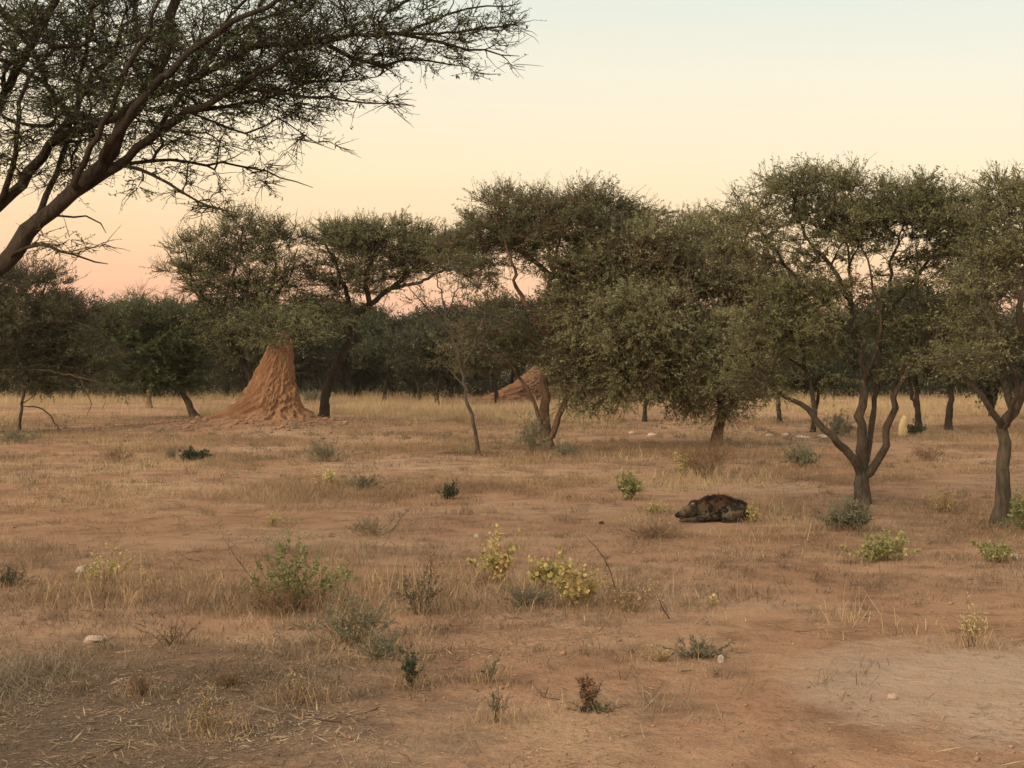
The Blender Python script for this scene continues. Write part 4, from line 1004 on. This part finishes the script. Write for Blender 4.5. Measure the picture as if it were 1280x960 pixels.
def plant_grass():
    # dry grass and dead stems crowding the feet of the plants
    for nm, mat, seed, lab in (('dry_grass', M_brown, 1, 'dry brown grass crowding the feet of the plants'), ('straw_stems', M_straw, 2, 'thin straw stems around the plants')):
        g = Geo(); X = []; Y = []; Hh = []; Wd = []
        for x, y, w, h, dd in PLANTS:
            n = int((110 + 420 * w) * min(1, 26 / dd + .3) * (1.0 if seed == 1 else .5))
            a = rng.uniform(0, 6.283, n); r = w * (.15 + np.sqrt(rng.random(n)) * 1.75) + rng.normal(size=n) * .06
            X.append(x + np.cos(a) * r * 1.25); Y.append(y + np.sin(a) * r)
            Hh.append(rng.uniform(.12, .62 if seed == 1 else .8, n) * min(h, .38) * np.exp(-(r / (w * 1.5 + .1)) ** 2 * .8) + .015); Wd.append(rng.uniform(.0018, .0042, n) * max(1, dd / 16))
        X, Y, Hh, Wd = map(np.concatenate, (X, Y, Hh, Wd))
        blades(g, X, Y, Hh, Wd, rng.uniform(.2, 1.6, len(X)))
        o = obj(nm, g.mesh(nm, mat)); o['kind'] = 'stuff'; o['label'] = lab
plant_grass()

def stick(name, label, pts, r, py_base):
    b, dd = GP(pts[0][0], pts[0][1])
    P = np.array(catmull([PT(p[0], p[1], dd) for p in pts], .03)) - b; P[0, 2] -= .02
    g = Geo(); tubes(g, P[None], np.linspace(r, r * .35, len(P))[None], 6, .1)
    n = 7; i = rng.integers(len(P) // 3, len(P) - 1, n)
    Q = np.stack([P[i], P[i] + rdir(n) * .06, P[i] + rdir(n) * .06 + np.array([0, 0, .05])], 1)
    tubes(g, Q, np.broadcast_to(np.array([.35, .25, .12]) * r, (n, 3)), 3)
    tag(obj(name, g.mesh(name, M_stemd, True), loc=b), label, 'stick')
stick('dry_stalk', 'curved dark bare stalk arching up beside the yellowing clump', [(772, 748), (762, 712), (748, 688), (733, 672)], .008, 748)
stick('dry_stalk', 'short pale crooked stalk leaning on soil past the curved bare stalk', [(838, 774), (829, 762), (824, 750)], .008, 774)
stick('dry_stalk', 'long slanting thin stalk poking from the fresh green shrub', [(332, 758), (318, 728), (300, 704), (282, 676)], .006, 758)
stick('dry_stalk', 'thin leaning stick on bare soil near the olive weed tuft', [(490, 664), (503, 645), (516, 632)], .006, 664)

# ------------------------------------------------------------------ stones and small pale things
def rockmat(name, c1, c2):
    return bark_mat(name, c1, c2, 12, 1.0)
M_white = rockmat('pale_stone', (.28, .235, .18), (.48, .43, .36))
M_tan = rockmat('tan_stone', (.30, .20, .14), (.52, .40, .32))
import bmesh
def stone(name, label, cat, px, py, wpx, hpx, mat, group=None, rough=.3):
    b, dd = GP(px, py); m = dd / F
    bm = bmesh.new(); bmesh.ops.create_icosphere(bm, subdivisions=3, radius=1)
    s = rng.uniform(0, 50)
    for v in bm.verts:
        p = v.co
        f = 1 + rough * 2 * (float(fbm(p.x * 1.3 + s, p.y * 1.3 + p.z * 1.7 + s, 3)) - .5)
        v.co = Vector((p.x * f * wpx * m / 2, p.y * f * wpx * m * .35, max(p.z * f, -.3) * hpx * m * .75 + hpx * m * .2))
    me = bpy.data.meshes.new(name); bm.to_mesh(me); bm.free(); me.materials.append(mat)
    me.polygons.foreach_set('use_smooth', np.ones(len(me.polygons), bool))
    tag(obj(name, me, loc=b), label, cat, group)
stone('white_rag', 'crumpled white rag or bone lying flat near the dark litter patch', 'litter', 120, 802, 26, 7, M_tan, None, .7)
stone('stone', 'white bone chip at the edge of the bare track by the low grey tuft', 'stone', 901, 828, 9, 9, M_white, None, .5)
stone('stone', 'single pinkish stone lying on the pale bare track', 'stone', 1115, 874, 13, 8, M_tan)
stone('stone', 'whitish stone at the foot of the green and yellow low plant', 'stone', 1270, 699, 9, 7, M_white)
stone('stone', 'pale pebble on bare soil behind the yellowing clump', 'stone', 596, 672, 6, 5, M_white)
stone('stone', 'little pale stone next to the pale yellow leaved plant', 'stone', 101, 716, 12, 9, M_white)
stone('stone', 'dark clod on bare soil behind the curved bare stalk', 'stone', 752, 655, 7, 4, M_barkd)
stone('stone', 'dark lump of earth between sapling and hyena', 'stone', 712, 623, 8, 4, M_barkd)
for i, (px, py, w) in enumerate([(985, 545, 22), (1004, 548, 30), (1030, 547, 26), (962, 546, 14), (1160, 545, 14), (1170, 546, 10), (815, 545, 20), (790, 543, 14)]):
    stone('stone', 'low whitish stone in the pale scatter on the far grass behind the acacia stems', 'stone', px, py, w * .7, 4, M_tan, 'whitish stones on the far grass', .5)

# pale stump
def stump():
    b, dd = GP(1128, 545); m = dd / F
    g = Geo()
    zz = np.array([-.1, .1, .3, .5, .65, .8, .92, 1.0]) * 26 * m
    rr = np.array([5.6, 5.4, 5.0, 4.8, 4.4, 3.8, 2.6, .6]) * m
    P = np.stack([np.linspace(0, .06, 8) + rng.normal(size=8) * .01, np.zeros(8), zz], 1)
    tubes(g, P[None], rr[None], 14, .2)
    tag(obj('tree_stump', g.mesh('tree_stump', M_pale, True), loc=b), 'small pale yellow rounded stump standing in far grass under a dark leaning trunk', 'stump')
stump()

# ------------------------------------------------------------------ hyena
def hyena():
    b, dd = GP(895, 651)
    bm = bmesh.new()
    def ell(c, r, rot=0.0, tilt=0.0):
        res = bmesh.ops.create_icosphere(bm, subdivisions=3, radius=1)
        cr, sr = math.cos(rot), math.sin(rot); ct, s_t = math.cos(tilt), math.sin(tilt)
        for v in res['verts']:
            x, y, z = v.co.x * r[0], v.co.y * r[1], v.co.z * r[2]
            x, z = x * ct - z * s_t, x * s_t + z * ct
            x, y = x * cr - y * sr, x * sr + y * cr
            v.co = Vector((x + c[0], y + c[1], (z + c[2]) * .88))
    def limbc(a, b_, r0, r1, n=7):
        for i in range(n):
            t = i / (n - 1); r = r0 + (r1 - r0) * t
            ell([a[k] + (b_[k] - a[k]) * t for k in range(3)], (r, r, r))
    ell((.02, .02, .20), (.28, .17, .185), 0, -.05)      # back and chest
    ell((-.10, .01, .19), (.20, .165, .165))             # shoulder
    ell((.24, -.02, .155), (.20, .18, .158), 0, -.2)    # haunch
    ell((.36, .02, .105), (.13, .14, .105), 0, -.3)               # rump
    ell((.08, .0, .085), (.40, .18, .09))                # belly
    ell((-.26, -.01, .18), (.15, .11, .115), 0, -.25)    # neck
    ell((-.385, -.03, .155), (.105, .085, .092), .15, .1)  # skull
    ell((-.41, -.045, .12), (.09, .075, .065), .15, .1)  # jaw
    limbc((-.44, -.04, .135), (-.535, -.055, .095), .058, .042)   # muzzle
    ell((-.55, -.057, .098), (.024, .026, .02))          # nose
    ell((-.338, -.088, .25), (.036, .024, .046), .3, -.2); ell((-.335, .035, .255), (.036, .024, .046), -.2, -.2)   # round ears
    ell((-.43, -.105, .195), (.014, .008, .010)); ell((-.445, .03, .195), (.014, .01, .010))   # brows
    limbc((-.15, -.14, .09), (-.30, -.18, .045), .06, .04); limbc((-.30, -.18, .045), (-.47, -.19, .028), .04, .03); ell((-.49, -.19, .024), (.045, .034, .024))
    limbc((-.15, .14, .09), (-.42, .16, .03), .055, .032); ell((-.45, .16, .024), (.045, .034, .024))
    limbc((.30, -.16, .16), (.10, -.215, .075), .085, .055); limbc((.10, -.215, .075), (.28, -.22, .04), .05, .036); limbc((.28, -.22, .04), (.10, -.245, .026), .036, .028); ell((.08, -.245, .024), (.05, .032, .024))
    limbc((.41, .0, .17), (.50, -.05, .13), .04, .034); limbc((.50, -.05, .13), (.525, -.10, .03), .034, .038)     # tail
    me0 = bpy.data.meshes.new('hyena_raw'); bm.to_mesh(me0); bm.free()
    tmp = bpy.data.objects.new('hyena_raw', me0); COL.objects.link(tmp)
    md = tmp.modifiers.new('r', 'REMESH'); md.mode = 'VOXEL'; md.voxel_size = .0085
    sm = tmp.modifiers.new('s', 'SMOOTH'); sm.iterations = 4; sm.factor = .5
    dg = bpy.context.evaluated_depsgraph_get(); dg.update()
    me = bpy.data.meshes.new_from_object(tmp.evaluated_get(dg)); me.name = 'hyena_body'
    bpy.data.objects.remove(tmp); bpy.data.meshes.remove(me0)
    me.materials.clear(); me.materials.append(M_hyena)
    me.polygons.foreach_set('use_smooth', np.ones(len(me.polygons), bool))
    root = empty('hyena', b, 'dark spotted hyena lying on its belly in short brown grass', 'hyena')
    body = obj('body', me, root)
    n = len(me.vertices); co = np.empty(n * 3, np.float32); no = np.empty(n * 3, np.float32)
    me.vertices.foreach_get('co', co); me.vertices.foreach_get('normal', no); co = co.reshape(-1, 3); no = no.reshape(-1, 3)
    k = (co[:, 2] > .03) & (co[:, 0] > -.40) & (rng.random(n) < .75)
    p = co[k]; q = no[k]; m_ = len(p)
    dr = norm(q * .45 + np.array([.8, 0, -.35]) + rdir(m_) * .25)
    ridge = np.exp(-((p[:, 1]) / .06) ** 2) * (p[:, 2] > .21)
    L = rng.uniform(.018, .042, m_) + .035 * ridge
    g = Geo(); leaves(g, p - q * .002, norm(dr + q * ridge[:, None] * .9), norm(q + rdir(m_) * .4), L, rng.uniform(.004, .009, m_))
    obj('fur', g.mesh('fur', M_hyena), root)
    e = Geo()
    for yy in (-.108, .03):
        c = np.array([-.452, yy - (.004 if yy < 0 else -.006), .157]); r = .011
        th, ph = np.meshgrid(np.linspace(0, np.pi, 8), np.linspace(0, 2 * np.pi, 12, endpoint=False))
        V = c + r * np.stack([np.sin(th) * np.cos(ph), np.sin(th) * np.sin(ph), np.cos(th)], -1)
        idx = np.arange(96).reshape(12, 8)
        e.add(V.reshape(-1, 3), [np.stack([idx[:, :-1], np.roll(idx, -1, 0)[:, :-1], np.roll(idx, -1, 0)[:, 1:], idx[:, 1:]], -1).reshape(-1, 4)])
        obj('eye', e.mesh('eye', M_eye, True), root); e = Geo()
def hyena_mat():
    m, nt, out = newmat('hyena_coat'); L = nt.links.new
    tc = N(nt, 'ShaderNodeTexCoord'); sx = N(nt, 'ShaderNodeSeparateXYZ'); L(tc.outputs['Object'], sx.inputs[0])
    n1 = N(nt, 'ShaderNodeTexNoise', inp={'Scale': 6.0, 'Detail': 3.0}); L(tc.outputs['Object'], n1.inputs['Vector'])
    r = ramp(nt, [(.35, (.045, .033, .022)), (.60, (.108, .080, .050))]); L(n1.outputs['Fac'], r.inputs[0])
    # reddish mane along the neck and back
    zr = N(nt, 'ShaderNodeMapRange', inp={1: .21, 2: .28}); L(sx.outputs[2], zr.inputs[0])
    m1 = N(nt, 'ShaderNodeMix', data_type='RGBA', inp={7: (.075, .034, .018, 1)}); L(zr.outputs[0], m1.inputs[0]); L(r.outputs[0], m1.inputs[6])
    # spots
    vo = N(nt, 'ShaderNodeTexVoronoi', inp={'Scale': 15.0, 'Randomness': 1.0}); 
    n3 = N(nt, 'ShaderNodeTexNoise', inp={'Scale': 18.0, 'Detail': 2.0}); L(tc.outputs['Object'], n3.inputs['Vector'])
    av = N(nt, 'ShaderNodeVectorMath', operation='MULTIPLY_ADD'); av.inputs[1].default_value = (.05, .05, .05); L(n3.outputs['Color'], av.inputs[0]); L(tc.outputs['Object'], av.inputs[2]); L(av.outputs[0], vo.inputs['Vector'])
    n5 = N(nt, 'ShaderNodeTexNoise', inp={'Scale': 13.0, 'Detail': 3.0, 'Roughness': .6, 'Distortion': .5}); L(tc.outputs['Object'], n5.inputs['Vector']); rs = ramp(nt, [(.45, (0, 0, 0)), (.53, (1, 1, 1))]); L(n5.outputs['Fac'], rs.inputs[0])
    bx = N(nt, 'ShaderNodeMapRange', inp={1: -.46, 2: -.26}); L(sx.outputs[0], bx.inputs[0])
    ms = N(nt, 'ShaderNodeMath', operation='MULTIPLY'); L(rs.outputs[0], ms.inputs[0]); L(bx.outputs[0], ms.inputs[1])
    m2 = N(nt, 'ShaderNodeMix', data_type='RGBA', inp={7: (.018, .013, .010, 1)}); L(ms.outputs[0], m2.inputs[0]); L(m1.outputs[2], m2.inputs[6])
    # dark muzzle
    mz = N(nt, 'ShaderNodeMapRange', inp={1: -.47, 2: -.53}); L(sx.outputs[0], mz.inputs[0])
    m3 = N(nt, 'ShaderNodeMix', data_type='RGBA', inp={7: (.02, .015, .012, 1)}); L(mz.outputs[0], m3.inputs[0]); L(m2.outputs[2], m3.inputs[6])
    nk = N(nt, 'ShaderNodeMapRange', inp={1: -.315, 2: -.285}); L(sx.outputs[0], nk.inputs[0])
    nk2 = N(nt, 'ShaderNodeMapRange', inp={1: -.245, 2: -.275}); L(sx.outputs[0], nk2.inputs[0])
    nk3 = N(nt, 'ShaderNodeMath', operation='MULTIPLY'); L(nk.outputs[0], nk3.inputs[0]); L(nk2.outputs[0], nk3.inputs[1])
    nk4 = N(nt, 'ShaderNodeMath', operation='MULTIPLY', inp={1: .8}); L(nk3.outputs[0], nk4.inputs[0])
    m3b = N(nt, 'ShaderNodeMix', data_type='RGBA', inp={7: (.016, .012, .010, 1)}); L(nk4.outputs[0], m3b.inputs[0]); L(m3.outputs[2], m3b.inputs[6])
    cv = N(nt, 'ShaderNodeVectorMath', operation='DISTANCE'); cv.inputs[1].default_value = (-.40, -.10, .10); L(tc.outputs['Object'], cv.inputs[0])
    cr = N(nt, 'ShaderNodeMapRange', inp={1: .055, 2: .03}); L(cv.outputs['Value'], cr.inputs[0])
    m3c = N(nt, 'ShaderNodeMix', data_type='RGBA', inp={7: (.03, .023, .017, 1)}); L(cr.outputs[0], m3c.inputs[0]); L(m3b.outputs[2], m3c.inputs[6])
    ev = N(nt, 'ShaderNodeVectorMath', operation='DISTANCE'); ev.inputs[1].default_value = (-.338, -.112, .275); L(tc.outputs['Object'], ev.inputs[0])
    er = N(nt, 'ShaderNodeMapRange', inp={1: .05, 2: .025}); L(ev.outputs['Value'], er.inputs[0])
    m3d = N(nt, 'ShaderNodeMix', data_type='RGBA', inp={7: (.22, .165, .11, 1)}); L(er.outputs[0], m3d.inputs[0]); L(m3c.outputs[2], m3d.inputs[6])
    # tawny tail
    tl = N(nt, 'ShaderNodeMapRange', inp={1: .47, 2: .51}); L(sx.outputs[0], tl.inputs[0])
    m4 = N(nt, 'ShaderNodeMix', data_type='RGBA', inp={7: (.30, .17, .075, 1)}); L(tl.outputs[0], m4.inputs[0]); L(m3d.outputs[2], m4.inputs[6])
    p = N(nt, 'ShaderNodeBsdfPrincipled', inp={'Roughness': .9, 'Specular IOR Level': .12}); L(m4.outputs[2], p.inputs['Base Color']); L(p.outputs[0], out.inputs[0])
    return m
M_hyena = hyena_mat()
M_eye, _nt, _o = newmat('dark_eye'); _p = N(_nt, 'ShaderNodeBsdfPrincipled', inp={'Base Color': (.012, .009, .007, 1), 'Roughness': .15}); _nt.links.new(_p.outputs[0], _o.inputs[0])
hyena()

# ------------------------------------------------------------------ hills
def hills():
    xs = np.linspace(-1400, 1400, 240); ys = np.linspace(1150, 1950, 40)
    X, Y = np.meshgrid(xs, ys)
    pr = np.sin(np.clip((Y - 1150) / 800, 0, 1) * np.pi)
    env = 36 + 34 * np.exp(-((xs - 20) / 130) ** 2) + 30 * np.exp(-((xs - 260) / 160) ** 2)
    Z = pr * (env[None] * (.75 + .5 * fbm(X * .006 + 4, Y * .006, 4))) - 2
    V = np.stack([X, Y, Z], -1).reshape(-1, 3); idx = np.arange(X.size).reshape(X.shape)
    q = np.stack([idx[:-1, :-1], idx[:-1, 1:], idx[1:, 1:], idx[1:, :-1]], -1).reshape(-1, 4)
    m, nt, out = newmat('hill_scrub')
    n = N(nt, 'ShaderNodeTexNoise', inp={'Scale': .03, 'Detail': 8.0, 'Roughness': .7}); tc = N(nt, 'ShaderNodeTexCoord'); nt.links.new(tc.outputs['Object'], n.inputs['Vector'])
    r = ramp(nt, [(.35, (.10, .08, .065)), (.65, (.17, .135, .105))]); nt.links.new(n.outputs['Fac'], r.inputs[0])
    p = N(nt, 'ShaderNodeBsdfPrincipled', inp={'Roughness': 1.0, 'Specular IOR Level': .05}); nt.links.new(r.outputs[0], p.inputs['Base Color']); nt.links.new(p.outputs[0], out.inputs[0])
    o = obj('hills', mesh_from('hills', V, [q], m, True)); o['kind'] = 'structure'
hills()

# ------------------------------------------------------------------ sky, sun, camera
SUN_AZ, SUN_EL = math.radians(228), math.radians(24)     # compass-like from +Y clockwise
W = bpy.data.worlds.new('World'); S.world = W; W.use_nodes = True
nt = W.node_tree; nt.nodes.clear(); L = nt.links.new
out = nt.nodes.new('ShaderNodeOutputWorld')
sky = N(nt, 'ShaderNodeTexSky', sky_type='NISHITA', sun_disc=False, sun_elevation=SUN_EL, sun_rotation=SUN_AZ, dust_density=3.0)
bg1 = N(nt, 'ShaderNodeBackground', inp={1: .03}); L(sky.outputs[0], bg1.inputs[0])
tc = N(nt, 'ShaderNodeTexCoord'); sp = N(nt, 'ShaderNodeSeparateXYZ'); L(tc.outputs['Generated'], sp.inputs[0])
def srgb(r, g, b):
    f = lambda c: (c / 255 / 12.92) if c / 255 <= .04045 else ((c / 255 + .055) / 1.055) ** 2.4
    return (f(r), f(g), f(b))
rp = ramp(nt, [(0.0, srgb(205, 150, 128)), (.03, srgb(244, 168, 134)), (.05, srgb(253, 188, 142)), (.085, srgb(254, 209, 156)), (.14, srgb(253, 228, 182)), (.20, srgb(243, 231, 202)), (.27, srgb(220, 228, 212)), (.5, srgb(214, 214, 206)), (1.0, srgb(206, 208, 208))])
mpz = N(nt, 'ShaderNodeMapping', inp={'Scale': (2.2, 2.2, 38.0)}); L(tc.outputs['Generated'], mpz.inputs[0])
sn = N(nt, 'ShaderNodeTexNoise', inp={'Scale': 1.6, 'Detail': 4.0, 'Roughness': .55}); L(mpz.outputs[0], sn.inputs['Vector'])
so = N(nt, 'ShaderNodeMath', operation='MULTIPLY_ADD', inp={1: .022, 2: -.011}); L(sn.outputs['Fac'], so.inputs[0])
sz = N(nt, 'ShaderNodeMath', operation='ADD'); L(sp.outputs[2], sz.inputs[0]); L(so.outputs[0], sz.inputs[1])
sz2 = N(nt, 'ShaderNodeMath', operation='MULTIPLY_ADD', inp={1: .035}); L(sp.outputs[0], sz2.inputs[0]); L(sz.outputs[0], sz2.inputs[2])
L(sz2.outputs[0], rp.inputs[0])
bg2 = N(nt, 'ShaderNodeBackground', inp={1: .94}); L(rp.outputs[0], bg2.inputs[0])
ad = N(nt, 'ShaderNodeAddShader'); L(bg1.outputs[0], ad.inputs[0]); L(bg2.outputs[0], ad.inputs[1])
# warm glow added to the sky round the sun to brighten the ground
dt = N(nt, 'ShaderNodeVectorMath', operation='DOT_PRODUCT'); L(tc.outputs['Generated'], dt.inputs[0])
dt.inputs[1].default_value = (math.sin(SUN_AZ) * math.cos(SUN_EL), math.cos(SUN_AZ) * math.cos(SUN_EL), math.sin(SUN_EL))
gm = N(nt, 'ShaderNodeMapRange', inp={1: -.15, 2: 1.0}); L(dt.outputs['Value'], gm.inputs[0])
gp = N(nt, 'ShaderNodeMath', operation='POWER', inp={1: 1.6}); L(gm.outputs[0], gp.inputs[0])
gs = N(nt, 'ShaderNodeMath', operation='MULTIPLY', inp={1: 2.1}); L(gp.outputs[0], gs.inputs[0])
bg3 = N(nt, 'ShaderNodeBackground', inp={0: (1.0, .84, .65, 1)}); L(gs.outputs[0], bg3.inputs[1])
ad3 = N(nt, 'ShaderNodeAddShader'); L(ad.outputs[0], ad3.inputs[0]); L(bg3.outputs[0], ad3.inputs[1]); L(ad3.outputs[0], out.inputs[0])

ld = bpy.data.lights.new('Sun', 'SUN'); ld.energy = 1.6; ld.angle = math.radians(22); ld.color = (1.0, .78, .52)
lo = bpy.data.objects.new('sun', ld); COL.objects.link(lo)
sd = Vector((math.sin(SUN_AZ) * math.cos(SUN_EL), math.cos(SUN_AZ) * math.cos(SUN_EL), math.sin(SUN_EL)))
lo.rotation_euler = sd.to_track_quat('Z', 'Y').to_euler()

cam = bpy.data.cameras.new('Camera'); co_ = bpy.data.objects.new('camera', cam); COL.objects.link(co_)
cam.sensor_width = 36; cam.lens = F / 1280 * 36; cam.shift_y = -(480 - HZ) / 1280 
cam.clip_start = .1; cam.clip_end = 8000
co_.location = (0, 0, CH); co_.rotation_euler = (math.pi / 2, 0, 0)
S.camera = co_

vs = S.view_settings
vs.view_transform = 'Standard'; vs.look = 'None'; vs.exposure = 0.08; vs.gamma = 1; vs.use_curve_mapping = False
S.cycles.use_denoising = True
S.cycles.max_bounces = 5; S.cycles.diffuse_bounces = 3; S.cycles.transmission_bounces = 3; S.cycles.transparent_max_bounces = 4
S.cycles.use_adaptive_sampling = True; S.cycles.adaptive_threshold = .02

def haze():
    m, nt, out = newmat('evening_air')
    v = N(nt, 'ShaderNodeVolumePrincipled', inp={'Density': HAZE, 'Anisotropy': .2}); v.inputs['Color'].default_value = (.93, .90, .88, 1)
    nt.links.new(v.outputs[0], out.inputs['Volume'])
    x0, x1, y0, y1, z0, z1 = -2600, 2600, -120, 3200, -4, 120
    V = np.array([[x, y, z] for z in (z0, z1) for y in (y0, y1) for x in (x0, x1)], float)
    me = mesh_from('haze', V, [np.array([[0, 2, 3, 1], [4, 5, 7, 6], [0, 1, 5, 4], [2, 6, 7, 3], [0, 4, 6, 2], [1, 3, 7, 5]])], m)
    o = obj('haze', me); o['kind'] = 'stuff'; o['label'] = 'thin warm evening haze'
HAZE = .00010
haze()
S.cycles.volume_bounces = 1
